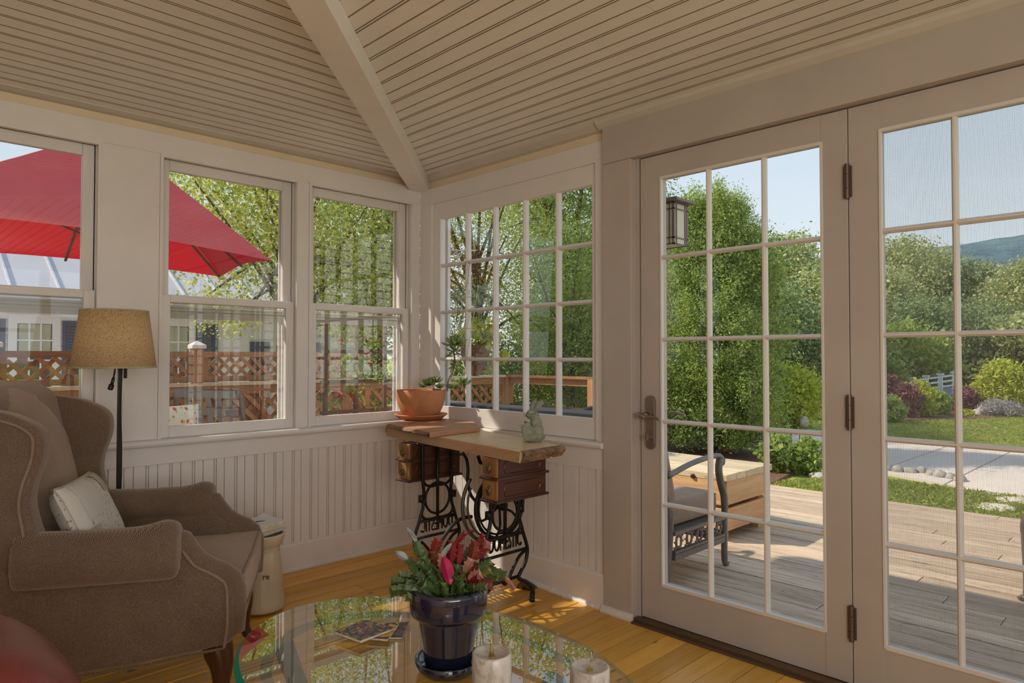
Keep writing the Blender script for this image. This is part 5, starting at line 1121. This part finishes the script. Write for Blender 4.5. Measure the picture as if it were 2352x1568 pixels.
pb('cap_rail', -5.0, RX+.07, RY-.07, RY+.07, CAPZ-.03, CAPZ, 'chest_top_wood')
pb('top_rail', -5.0, RX, RY-.045, RY-.01, CAPZ-.12, CAPZ-.032); pb('bottom_rail', -5.0, RX, RY-.045, RY-.01, -.06, .03)
def lattice(par_, x0, x1, z0, z1, yy, sp=.118, wd=.036, ax='x', mat='cedar', cnt=[0]):
    H = z1-z0; 
    for dr in (1, -1):
        off = .010*dr
        s0 = x0-H; q = s0
        while q < x1+H:
            a0 = q if dr > 0 else q+H*0; # strip centre passes (q, z0) going up-right or up-left
            pts = []
            # clip the strip centreline to the panel
            if dr > 0: t0 = max(0, x0-q); t1 = min(H, x1-q); A_ = (q+t0, z0+t0); B_ = (q+t1, z0+t1)
            else: t0 = max(0, q-x1); t1 = min(H, q-x0); A_ = (q-t0, z0+t0); B_ = (q-t1, z0+t1)
            if t1-t0 > .02:
                c = ((A_[0]+B_[0])/2, (A_[1]+B_[1])/2); L_ = math.hypot(B_[0]-A_[0], B_[1]-A_[1])/2; d = Vector(((B_[0]-A_[0]), (B_[1]-A_[1]))).normalized(); nn = Vector((-d.y, d.x))*wd/2
                if ax == 'x': o_ = MB().obox((c[0], yy+off, c[1]), (d.x*L_, 0, d.y*L_), (0, .004, 0), (nn.x, 0, nn.y))
                else: o_ = MB().obox((yy+off, c[0], c[1]), (0, d.x*L_, d.y*L_), (.004, 0, 0), (0, nn.x, nn.y))
                o_.build('slat', mat, par_)
            q += sp
for a, b in zip(posts, posts[1:]):
    if b < 1.7:
        pb('rail', a+.048, b-.048, RY-.02, RY+.02, 1.105, 1.16); pb('rail', a+.048, b-.048, RY-.02, RY+.02, CAPZ+.012, CAPZ+.065)
        pb('stile', a+.05, a+.10, RY-.02, RY+.02, CAPZ+.065, 1.105); pb('stile', b-.10, b-.05, RY-.02, RY+.02, CAPZ+.065, 1.105)
        lattice(Rl, a+.10, b-.10, CAPZ+.065, 1.105, RY)
lattice(Rl, -1.2, 3.9, .03, CAPZ-.12, RY, .17, .045)
for px in (-.7, .65, 1.1, 1.9, 2.5): pb('stile', px-.03, px+.03, RY-.05, RY+.02, .0, CAPZ-.1)
MB().box(-5, .62, RY+.022, RY+.03, -.1, CAPZ-.12).build('backing_board', 'cedar', Rl)
pb('post', RX-.09, RX+.05, RY-.09, RY+.05, -.15, CAPZ-.03, 'cedar_post'); pb('post', 3.93, 4.0, RY-.07, RY+.0, -.15, CAPZ-.03, 'cedar_post')
pb('cap_rail', RX-.07, RX+.07, 1.86, RY+.07, CAPZ-.03, CAPZ, 'cedar'); pb('top_rail', RX-.02, RX+.02, 1.9, RY, CAPZ-.12, CAPZ-.032)
pb('post', RX-.07, RX+.07, 1.92, 2.07, -.4, CAPZ-.03, 'cedar_post')
for z_ in (.42, .10): pb('rail', RX-.015, RX+.015, 2.0, RY, z_, z_+.03, 'dark_threshold')
# ------------------------------------------------------------------ red umbrella
U = thing('patio_umbrella', 'large red square patio umbrella over the back deck', 'umbrella', (-1.25, 2.35, -.15))
ap = Vector((-1.12, 2.38, 2.80)); cor = [Vector((-2.5, 1.35, 1.87)), Vector((-.15, 1.68, 1.85)), Vector((.05, 3.2, 1.87)), Vector((-2.5, 3.15, 1.87))]
def canopy(scale, apx, dz, sag, nm_, par_):
    for i in range(4):
        a, b = cor[i], cor[(i+1) % 4]; a = apx.lerp(a+Vector((0, 0, dz)), scale); b = apx.lerp(b+Vector((0, 0, dz)), scale)
        def fn(u, v):
            e_ = a.lerp(b, u)-Vector((0, 0, -.05*math.sin(pi*u)*sag)); p = apx.lerp(e_, v); s_ = math.sin(pi*v)*.05*sag*math.sin(pi*u)
            return tuple(p-Vector((0, 0, s_+.004*noise.noise(Vector((u*7, v*9, i))))))
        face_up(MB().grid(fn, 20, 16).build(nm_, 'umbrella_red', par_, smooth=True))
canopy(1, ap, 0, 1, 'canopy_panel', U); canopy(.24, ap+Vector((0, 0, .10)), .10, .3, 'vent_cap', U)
hub = ap-Vector((0, 0, .10))
for c in cor+[cor[i].lerp(cor[(i+1) % 4], .5)+Vector((0, 0, .03)) for i in range(4)]:
    MB().tube([hub, c.lerp(hub, .02)-Vector((0, 0, .02))], .011, 8).build('rib', 'umbrella_pole', U)
    MB().tube([Vector((ap.x, ap.y, 1.95)), hub.lerp(c, .48)-Vector((0, 0, .02))], .008, 6).build('strut', 'umbrella_pole', U)
MB().tube([(ap.x, ap.y, -.15), (ap.x, ap.y, 2.6)], .024, 12).build('pole', 'umbrella_pole', U, smooth=True)
MB().ell((ap.x, ap.y, 2.66), (.025, .025, .04), 10).build('finial', 'umbrella_pole', U, smooth=True)
# ------------------------------------------------------------------ strapped chairs on the back deck
def strap_chair(lab, loc, rz, grp):
    T = thing('strap_chair', lab, 'patio chair', loc, rz, group=grp); P_ = lambda n_, m_, mt='patio_metal', **k: m_.build(n_, mt, T, local=True, **k)
    P_('frame', MB().tube([(-.27, .20, .38), (-.27, .27, .7), (-.285, .335, .99), (-.27, .345, 1.02), (.27, .345, 1.02), (.285, .335, .99), (.27, .27, .7), (.27, .20, .38)], .016, 8).tube([(-.27, -.25, .38), (.27, -.25, .38)], .014, 8), smooth=True)
    for s in (-.27, .27):
        P_('arm', MB().tube(spline([(s, .27, .66), (s*1.08, .05, .64), (s*1.08, -.20, .64), (s*1.04, -.26, .58), (s, -.25, .38)], 5), .014, 8), smooth=True)
        P_('leg', MB().tube([(s, -.25, .38), (s*1.02, -.28, .0)], .013, 8), smooth=True); P_('leg', MB().tube([(s, .20, .38), (s*1.02, .30, .0)], .013, 8), smooth=True)
    for i in range(5):
        xx = -.18+i*.09; P_('strap', MB().obox((xx, .272, .69), (.024, 0, 0), (0, .002, .0005), (0, .068, .31)), 'strap_metal')
    for i in range(5):
        zz = .50+i*.125; yy = .225+(zz-.38)*.22; P_('strap', MB().obox((0, yy-.006*(1 if i % 2 else -1), zz), (.262, 0, 0), (0, .0025, -.0005), (0, .005, .026)), 'strap_metal')
    P_('seat', MB().box(-.26, .26, -.25, .20, .375, .385), 'strap_metal'); return T
a_ = Q(432, 935, CAMP+fwd3*4.9)
sA = strap_chair('dark metal patio chair with woven strap back, outside the second window', (a_.x-.10, a_.y+.05, -.15), math.radians(28), 'strap chairs on the back deck')
a2 = Q(556, 975, CAMP+fwd3*5.1)
sB = dup(sA, (a2.x, a2.y+.05, -.15), math.radians(118), label='dark metal patio chair seen side-on, right of the one with the floral cushion')
fc = Q(418, 972, CAMP+fwd3*4.55)
Fc = thing('floral_cushion', 'cream cushion with red and orange flowers on the strap-back patio chair', 'cushion', tuple(fc), math.radians(28))
MB().grid(lambda u, v: ((u-.5)*.30, -.04*(1-abs(2*u-1)**3)*(1-abs(2*v-1)**3), (v-.5)*.20+.02), 12, 12).grid(lambda u, v: ((u-.5)*.30, .04*(1-abs(2*u-1)**3)*(1-abs(2*v-1)**3), (v-.5)*.20+.02), 12, 12).build('cover', 'floral_print', Fc, smooth=True, local=True)
# ------------------------------------------------------------------ neighbour's house
HY = 9.0
H_ = thing('neighbour_house', 'white clapboard house with grey shutters and standing-seam metal roof beyond the railing', 'house', (1, HY, ZG))
z = ZG
k = 0
while z < 1.86:
    MB().add([(-9, HY-.018, z), (5.6, HY-.018, z), (5.6, HY, z+.125), (-9, HY, z+.125), (-9, HY+.1, z), (5.6, HY+.1, z), (5.6, HY+.1, z+.125), (-9, HY+.1, z+.125)], [(0, 1, 2, 3), (0, 4, 5, 1), (4, 7, 6, 5), (3, 2, 6, 7), (0, 3, 7, 4), (1, 5, 6, 2)]).build('board', 'clapboard', H_); z += .12; k += 1
MB().box(5.5, 5.7, HY-.03, HY+8, ZG, 1.9).build('corner_board', 'house_trim', H_); MB().box(5.6, 5.68, HY, HY+8, ZG, 1.9).build('side_wall', 'clapboard', H_)
MB().box(-9.2, 5.9, HY-.45, HY+.1, 1.82, 1.95).build('eave', 'house_trim', H_)
MB().add([(-9.3, HY-.5, 1.94), (6, HY-.5, 1.94), (6, HY+4, 4.6), (-9.3, HY+4, 4.6), (-9.3, HY-.5, 1.99), (6, HY-.5, 1.99), (6, HY+4, 4.65), (-9.3, HY+4, 4.65)], [(0, 1, 2, 3), (4, 7, 6, 5), (0, 4, 5, 1), (2, 6, 7, 3), (1, 5, 6, 2), (0, 3, 7, 4)]).build('metal_roof', 'metal_roof', H_)
for i in range(26):
    xx = -9.2+i*.6; MB().obox((xx, HY+1.75, 3.335), (.012, 0, 0), (0, 2.25, 1.33), (0, -.02, .035)).build('roof_seam', 'roof_seam', H_)
def hwin(x0, x1, z1, cols, shade=.5):
    Wn = MB().box(x0-.11, x1+.11, HY-.05, HY-.005, .2, z1+.13).build('window', 'house_trim', H_)
    MB().box(x0, x1, HY-.054, HY-.049, .25, z1).build('pane', 'window_dark', Wn); MB().box(x0+.02, x1-.02, HY-.058, HY-.053, z1-.5, z1-.01).build('shade', 'window_shade', Wn)
    m = MB()
    for i in range(1, cols): xx = x0+(x1-x0)*i/cols; m.box(xx-.012, xx+.012, HY-.07, HY-.05, .25, z1)
    for zz in (.75, 1.05, 1.35):
        if zz < z1-.1: m.box(x0, x1, HY-.069, HY-.051, zz-.012, zz+.012)
    m.build('muntin', 'house_trim', Wn)
    for a, b in ((x0-.50, x0-.14), (x1+.14, x1+.50)):
        S = MB().box(a, b, HY-.05, HY-.01, .2, z1+.06).build('shutter', 'shutter_blue', H_); m = MB(); zz = .24
        while zz < z1: m.box(a+.04, b-.04, HY-.066, HY-.05, zz, zz+.022); zz += .048
        m.build('louvre', 'shutter_blue', S)
hwin(-.665, -.23, 1.60, 3); hwin(1.25, 1.76, 1.62, 3); hwin(-3.2, -2.6, 1.6, 3); hwin(3.35, 3.9, 1.32, 3)
# south wing of the house itself, seen only as a reflection in the north windows
wing = thing('garage_wing', 'white clapboard garage wing to the south, mirrored in the north windows', 'building', (4, -9, ZG))
z = ZG
while z < 3.6:
    MB().add([(.5, -8.5, z), (9.5, -8.5, z), (9.5, -8.52, z+.145), (.5, -8.52, z+.145)], [(0, 1, 2, 3)]).build('board', 'clapboard', wing); z += .15
MB().box(.5, 9.5, -9.5, -8.54, ZG, 3.6).build('wall', 'dark_threshold', wing)
# ------------------------------------------------------------------ trellis, scroll bracket and hanging basket
Tr = thing('garden_trellis', 'dark wooden garden trellis with a red-flowered vine outside the corner window', 'trellis', (.9, 1.9, -.15))
for i in range(5): MB().box(.42+i*.30, .45+i*.30, 1.90, 1.93, -.15, 1.42).build('post', 'trellis_brown', Tr)
for z_ in (.62, .88, 1.14, 1.40): MB().box(.38, 1.70, 1.88, 1.90, z_, z_+.03).build('slat', 'trellis_brown', Tr)
leaves('vine', np.concatenate([blob((.6+.25*i, 1.9, 1.0+.12*(i % 3)), (.14, .10, .28), 45, 1, 8) for i in range(5)]), .035, 'leaf_red', Tr, .6)
leaves('vine', np.concatenate([blob((.6+.25*i, 1.9, .9+.1*(i % 2)), (.18, .12, .4), 190, 1, 20) for i in range(5)]), .035, 'leaf_green', Tr, .6)
Sb = thing('scroll_bracket', 'white scrolled metal bracket high outside the many-paned window', 'bracket', (.2, .1, 1.6))
c0 = Q(1046, 588, CAMP+fwd3*4.2); m = MB().tube([(.12, c0.y+.02, c0.z+.035), c0+RT*-.06+Vector((0, 0, .035)), c0+RT*.125+Vector((0, 0, .035))], .005, 8)
for dx, r_ in ((-.055, .026), (.004, .018), (.028, .013)): m.tube([c0+RT*(dx+r_*(1-t_*.07)*math.cos(t_))+Vector((0, 0, .008-(.026-r_)*.2+r_*(1-t_*.07)*math.sin(t_))) for t_ in np.linspace(1.2, 7.6, 26)], .004, 6)
m.build('scroll', 'scroll_white', Sb, smooth=True)
hb = Q(1092, 800, CAMP+fwd3*4.22)
Hb = thing('hanging_basket', 'brown coir hanging basket with lime-green trailing leaves outside the corner window', 'basket', tuple(hb))
MB().lathe([(.02, -.17), (.06, -.13), (.088, -.04), (.095, .02), (.085, .02), (.0, .0)], 28, tuple(hb), cap=False).build('liner', 'basket_coir', Hb, smooth=True)
for k in range(3): a = k*2.1; MB().tube([hb+Vector((.09*math.cos(a), .09*math.sin(a), .02)), hb+Vector((0, 0, .60))], .0025, 5).build('chain', 'black_wire', Hb)
leaves('foliage', np.concatenate([blob(hb+Vector((.02, .0, .09)), (.14, .14, .08), 340, 1, 20), blob(hb+RT*.12+Vector((0, 0, -.02)), (.08, .08, .13), 200, 1, 20)]), .036, 'leaf_lime', Hb, .75)
# ------------------------------------------------------------------ trees and shrubs
def tree(lab, base, crowns, n, size, mat, trunk=.12, grp=None, name='tree', bark='bark', cat='tree', asp=.55, clump=60, seed=0, hollow=.5, branches=10):
    base = Vector(base); T = thing(name, lab, cat, tuple(base), group=grp)
    tot = sum(r[0]*r[1]*r[2] for c, r in crowns)
    pts = np.concatenate([blob(c, r, max(40, int(n*r[0]*r[1]*r[2]/tot)), 1, clump, hollow) for c, r in crowns])
    leaves('foliage', pts, size, mat, T, asp)
    if trunk:
        m = MB(); top = Vector(crowns[0][0]); mid = base.lerp(top, .5)+Vector((random.uniform(-.1, .1), random.uniform(-.1, .1), 0)); m.tube(spline([base-Vector((0, 0, .2)), mid, top], 5), list(np.linspace(trunk, trunk*.45, 11)), 9)
        for c, r in crowns:
            for k in range(max(3, branches//len(crowns))):
                a = random.uniform(0, 2*pi); tip = Vector(c)+Vector((r[0]*.85*math.cos(a), r[1]*.85*math.sin(a), random.uniform(-.4, .7)*r[2])); st_ = base.lerp(top, random.uniform(.45, .95)); md = st_.lerp(tip, .5)+Vector((0, 0, .12*r[2]))
                m.tube(spline([st_, md, tip], 5), list(np.linspace(trunk*.35, trunk*.06, 11)), 6)
        m.build('trunk', bark, T, smooth=True)
    return T
# arborvitae outside the door
def arbor(lab, bx_, by_, h, r, n, seed=0, grp=None):
    T = thing('arborvitae', lab, 'tree', (bx_, by_, ZG), group=grp); m_ = n//150; pts = []
    hgt = rng.random(m_)**.85; a = rng.random(m_)*2*pi; prof = (np.sin(pi*(hgt*.86+.12))**.55)*(1-.35*hgt); rad = r*prof*(.55+.50*rng.random(m_)**.7)*(1+.24*np.sin(3*a+7*hgt))
    cen = np.c_[bx_+rad*np.cos(a), by_+rad*np.sin(a), ZG+.12+hgt*(h-.1)*(1+.06*np.sin(5*a+1))]
    idx = rng.integers(0, m_, n); t_ = rng.random((n, 1))
    outd = np.c_[np.cos(a), np.sin(a), np.full(m_, .9)][idx]; P_ = cen[idx]+outd*t_*.17+rng.normal(size=(n, 3))*.062
    leaves('foliage', P_, .034, 'leaf_arbor', T, .40, up=.6)
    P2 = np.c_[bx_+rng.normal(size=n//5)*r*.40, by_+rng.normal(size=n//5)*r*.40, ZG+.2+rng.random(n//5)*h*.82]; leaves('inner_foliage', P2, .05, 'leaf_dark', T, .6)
    MB().tube([(bx_, by_, ZG-.2), (bx_, by_, ZG+h*.8)], [.08, .03], 8).build('trunk', 'bark', T)
    for k in range(3): MB().tube([(bx_, by_, ZG+.15), (bx_+.5*math.cos(k*2.2), by_+.5*math.sin(k*2.2), ZG+.7)], [.03, .01], 6).build('branch', 'bark', T)
arbor('big bushy arborvitae filling the left half of the glazed door', 6.92, 1.84, 3.75, 1.04, 190000)
DT = 'deciduous trees behind the back deck'
tree('yellow-green maple hanging over the neighbour roof behind the umbrella', (2.8, 6.9, ZG), [((2.6, 6.6, 3.3), (2.0, 1.5, 1.5)), ((1.2, 6.0, 3.3), (1.2, 1.0, 1.2)), ((3.6, 6.6, 2.3), (1.3, 1.0, 1.0)), ((1.35, 6.1, 1.75), (.85, .6, .35))], 34000, .050, 'leaf_yellow_green', .14, DT, asp=.7, clump=24, hollow=.3, branches=26)
tree('olive-green maple behind the corner window with a forked trunk', (4.6, 7.6, ZG), [((4.6, 7.5, 3.4), (1.9, 1.5, 1.8)), ((5.0, 6.9, 1.8), (1.3, 1.1, 1.1)), ((3.9, 7.0, 4.6), (1.4, 1.2, 1.1))], 34000, .046, 'leaf_green', .16, DT, asp=.6, clump=26, hollow=.3, branches=24)
tree('feathery green locust behind the corner railing post', (6.6, 6.9, ZG), [((6.5, 6.8, 3.4), (1.5, 1.4, 1.6)), ((6.6, 6.4, 1.7), (1.3, 1.1, 1.2)), ((5.8, 6.2, 4.6), (1.2, 1.1, 1.0))], 36000, .042, 'leaf_yellow_green', .12, DT, asp=.5, clump=26, hollow=.3, branches=24)
tree('dark conifer close behind the open railing', (6.3, 4.3, ZG), [((6.3, 4.3, 1.2), (.9, .9, 1.2)), ((6.4, 4.4, 2.6), (.8, .8, 1.0)), ((7.2, 4.6, 1.2), (.9, .9, 1.0))], 40000, .05, 'leaf_green', .10, DT, asp=.3, clump=40, hollow=.35, branches=14)
tree('dark spruce behind the many-paned window, left of the arborvitae', (8.2, 4.2, ZG), [((8.2, 4.2, 1.5), (1.1, 1.1, 1.6)), ((8.2, 4.3, 3.4), (.9, .9, 1.4))], 46000, .055, 'leaf_dark', .12, DT, asp=.3, clump=40, branches=14)
tree('tall leafy tree rising above the dark spruce', (9.5, 6.6, ZG), [((9.3, 6.6, 4.4), (2.0, 1.9, 1.6)), ((9.5, 6.6, 2.0), (1.8, 1.5, 1.6)), ((7.9, 6.0, 5.3), (1.3, 1.3, .9))], 46000, .065, 'leaf_green', .16, DT, asp=.6, clump=30, hollow=.3, branches=24)
tree('tall broadleaf tree outside the picture that shades the north windows', (-7.2, 5.4, ZG), [((-7.25, 5.0, 7.4), (1.6, 1.6, 2.0)), ((-8.2, 5.2, 6.2), (2.0, 2.0, 2.6)), ((-7.0, 4.6, 5.6), (1.0, 1.2, 1.0))], 26000, .16, 'leaf_green', .25, 'shade trees outside the picture', asp=.7, clump=20, hollow=.2)
tree('dark leafy thicket low behind the lattice end of the railing', (4.6, 5.4, ZG), [((4.4, 5.3, .35), (1.3, .6, .8)), ((5.6, 5.2, .5), (.9, .7, .9)), ((3.0, 5.6, .2), (1.1, .5, .6))], 30000, .045, 'leaf_dark', .05, DT, asp=.5, clump=26, hollow=.3)
tree('leafy thicket low behind the open part of the railing', (7.2, 3.6, ZG), [((7.0, 3.9, .6), (.7, .9, 1.0)), ((8.2, 6.0, .8), (1.2, 1.0, 1.2))], 24000, .05, 'leaf_green', .05, DT, asp=.5, clump=26, hollow=.3)
def at(px, dist): r = rayv(px, 817); d = Vector((r.x, r.y, 0)); return CAMP+d*dist       # ground position at a forward distance
def bg(lab, px, dist, ztop, rw, mat, n=14000, size=.2, low=ZG, grp='trees beyond the garden', asp=.6, depth=None, name='tree', cw=1.0):
    p = at(px, dist); h = ztop-low; dd = depth or rw
    cr_ = [((p.x, p.y, low+h*.62), (rw, dd, h*.40)), ((p.x+rw*.4, p.y-rw*.4, low+h*.34), (rw*.8, dd*.8, h*.32)), ((p.x-rw*.45, p.y+rw*.45, low+h*.42), (rw*.7, dd*.7, h*.34)), ((p.x, p.y, low+h*.86), (rw*.5, dd*.5, h*.16))]
    return tree(lab, (p.x, p.y, low), cr_, n, size, mat, .12*h/5, grp, asp=asp, clump=34, hollow=.45, branches=16, name=name)
def zt(py, dist): return CAMP.z+(817-py)/1567.08*dist
bg('round broadleaf tree right of the arborvitae, seen through the first door', 1815, 24, zt(540, 24), 1.5, 'leaf_far', 30000, .10)
bg('dark tree at the right edge of the first door', 1885, 22, zt(615, 22), 1.3, 'leaf_far', 22000, .10)
bg('low tree behind the shrub through the first door', 1770, 19, zt(650, 19), 1.4, 'leaf_far_dark', 22000, .09)
bg('pale layered locust tree highest in the second door', 2075, 34, zt(545, 34), 2.2, 'leaf_far', 30000, .13)
bg('green tree right behind the pale locust', 2150, 36, zt(575, 36), 2.0, 'leaf_far', 24000, .13)
bg('bushy tree at the left edge of the second door', 2020, 31, zt(620, 31), 1.8, 'leaf_far', 22000, .13)
bg('dark round tree just right of the middle glazing bar', 2225, 33, zt(600, 33), 1.8, 'leaf_far_dark', 24000, .13)
bg('bare-branched greyish tree beside the dark round one', 2275, 37, zt(618, 37), 1.5, 'leaf_far', 5000, .18)
bg('tree at the right edge of the picture against the hill', 2352, 30, zt(602, 30), 1.7, 'leaf_far', 24000, .13)
bg('low dark tree below the bare-branched one', 2262, 29, zt(700, 29), 1.9, 'leaf_far_dark', 22000, .12)
bg('broad tree low behind the white fence', 2120, 28, zt(690, 28), 2.3, 'leaf_far_dark', 26000, .12)
bg('bright green tree in the middle distance left of the fence', 2050, 25, zt(745, 25), 1.7, 'leaf_shrub', 12000, .15)
bg('wide tree mass right of the white fence', 2330, 27, zt(720, 27), 1.9, 'leaf_far', 14000, .17)
for i, (px, d_, py) in enumerate(((1950, 45, 690), (1850, 44, 690), (1750, 42, 660), (2240, 48, 690), (2450, 40, 690), (1560, 30, 620), (1400, 30, 590), (2160, 50, 690))): bg(['hazy far tree behind the bar between the two glazed doors', 'hazy far tree at the right edge of the first door', 'hazy far tree above the shrub in the first door', 'hazy far tree left of the bare-branched tree', 'hazy far tree outside the right edge of the picture', 'hazy far tree behind the arborvitae', 'hazy far tree behind the many-paned window', 'hazy far tree behind the pale locust'][i], px, d_, zt(py, d_), 3.2, 'leaf_far_dark', 9000, .3, grp='far belt of woodland')
# shrubs of the garden beds
def shrub(lab, px, ybase, ytop, wpx, mat, n=3500, size=.07, grp='garden shrubs', asp=.5, name='shrub'):
    b = Zv(px, ybase, ZG); d = (b-CAMP).dot(fwd3); K_ = d/1567.08; h = (ybase-ytop)*K_; w_ = wpx*K_/2
    T = thing(name, lab, 'shrub', (b.x, b.y, ZG), group=grp)
    leaves('foliage', np.concatenate([blob((b.x+FWD.x*w_*.6, b.y+FWD.y*w_*.6, ZG+h*.48), (w_, w_, h*.5), n, 1.2, 30, .5)]), size, mat, T, asp, up=.5)
    MB().tube([(b.x+FWD.x*w_*.6, b.y+FWD.y*w_*.6, ZG-.1), (b.x+FWD.x*w_*.6, b.y+FWD.y*w_*.6, ZG+h*.6)], [.03, .012], 6).build('stem', 'bark', T); return T
shrub('large pale green shrub beyond the driveway in the first door', 1828, 988, 835, 125, 'leaf_lime', 12000, .07)
shrub('dark big-leaved plant nearest the chest lid', 1800, 1092, 1003, 80, 'leaf_green', 1800, .055, asp=.85)
shrub('bright leafy plant right of the dark big-leaved one', 1862, 1094, 1005, 70, 'leaf_shrub', 2200, .045, asp=.6)
shrub('rounded light green shrub in front of the purple barberry', 2052, 972, 910, 62, 'leaf_shrub', 4500, .07)
shrub('taller upright purple barberry', 2048, 952, 852, 30, 'leaf_purple', 2600, .06)
shrub('spreading purple barberry right of the taller one', 2092, 962, 875, 44, 'leaf_purple', 3600, .06)
shrub('yellow-green shrub between the barberry and the fence', 2128, 960, 872, 50, 'leaf_lime', 4000, .07)
shrub('clipped bright green shrub below the white fence', 2162, 955, 898, 48, 'leaf_shrub', 4000, .07)
shrub('low coral-flowered plant at the foot of the fence', 2188, 945, 922, 26, 'leaf_pink', 900, .06)
shrub('dark red shrub just right of the middle glazing bar', 2226, 946, 888, 44, 'leaf_purple', 3200, .07)
shrub('glowing yellow-green shrub right of the dark red one', 2262, 944, 878, 56, 'leaf_lime', 3600, .08)
shrub('big yellow-green shrub behind the lavender', 2318, 948, 822, 84, 'leaf_lime', 7000, .09)
shrub('yellow-green shrub at the right edge above the lavender', 2350, 944, 880, 44, 'leaf_lime', 3200, .08)
shrub('grey lavender drift along the far lawn', 2318, 958, 922, 84, 'leaf_lavender', 4500, .07, asp=.25)
shrub('low green ground cover beside the boulders', 2225, 957, 942, 34, 'leaf_lime', 900, .06)
shrub('tall soft green shrub behind the purple barberry', 2052, 925, 818, 70, 'leaf_shrub', 6000, .09)
shrub('pale pointed young conifer above the fence', 2160, 880, 842, 17, 'leaf_shrub', 900, .12)
# white fence and grey shed roof behind
Fn = thing('garden_fence', 'white railed fence climbing behind the shrubs', 'fence', tuple(at(2145, 23)))
a_, b_ = Q(2090, 875, CAMP+fwd3*22), Q(2200, 860, CAMP+fwd3*22)
for k in range(4):
    p = a_.lerp(b_, (k+.15)/3.4); MB().box(p.x-.06, p.x+.06, p.y-.06, p.y+.06, p.z-.9, p.z+.06).build('post', 'white_fence', Fn); MB().box(p.x-.09, p.x+.09, p.y-.09, p.y+.09, p.z+.06, p.z+.12).build('post_cap', 'white_fence', Fn)
for dz in (.0, -.16, -.32): MB().tube([a_+Vector((0, 0, dz)), b_+Vector((0, 0, dz))], .04, 4).build('rail', 'white_fence', Fn)
MB().add([a_-Vector((0, 0, .42))+FWD*.3, b_-Vector((0, 0, .42))+FWD*.3, b_-Vector((0, 0, 1.3))+FWD*.0, a_-Vector((0, 0, 1.3))], [(0, 1, 2, 3)]).build('lower_wall', 'shed_grey', Fn, solid=.1)
Gs = thing('garden_stake', 'thin rusty garden stake ornament standing in the planting before the driveway', 'ornament', tuple(Zv(1836, 1030, ZG)))
g0, g1 = Zv(1836, 1030, ZG), None; dg = (g0-CAMP).dot(fwd3); g1 = Q(1838, 928, CAMP+fwd3*dg)
MB().tube([g0, g1], .007, 6).tube([g1-RT*.07+Vector((0, 0, -.06)), g1+RT*.07+Vector((0, 0, -.06))], .006, 6).build('rod', 'trellis_brown', Gs)
sb_ = Zv(1846, 990, ZG); rock('stone_ball', 'pale round stone ball in front of the large pale green shrub', (sb_.x, sb_.y, ZG+.2), (.10, .10, .12), 2, 'planter_stone')
# hill on the horizon
hl = st('hill')
def hfn(u, v):
    px = 1350+1400*u; r = rayv(px, 817); dist = 650+v*650
    ridge = np.interp(px, [1350, 1700, 1880, 2000, 2190, 2352, 2550, 2750], [680, 640, 600, 585, 572, 549, 520, 520])
    zz = (817-ridge)/1567.08*1300*math.sin(min(1, v)*pi/2)**1.2+6*noise.noise(Vector((px*.02, v*6, 0)))*v
    d = Vector((r.x, r.y, 0))*dist; return (CAMP.x+d.x, CAMP.y+d.y, zz-1)
MB().grid(hfn, 90, 24).build('hillside', 'hill_forest', hl, smooth=True)
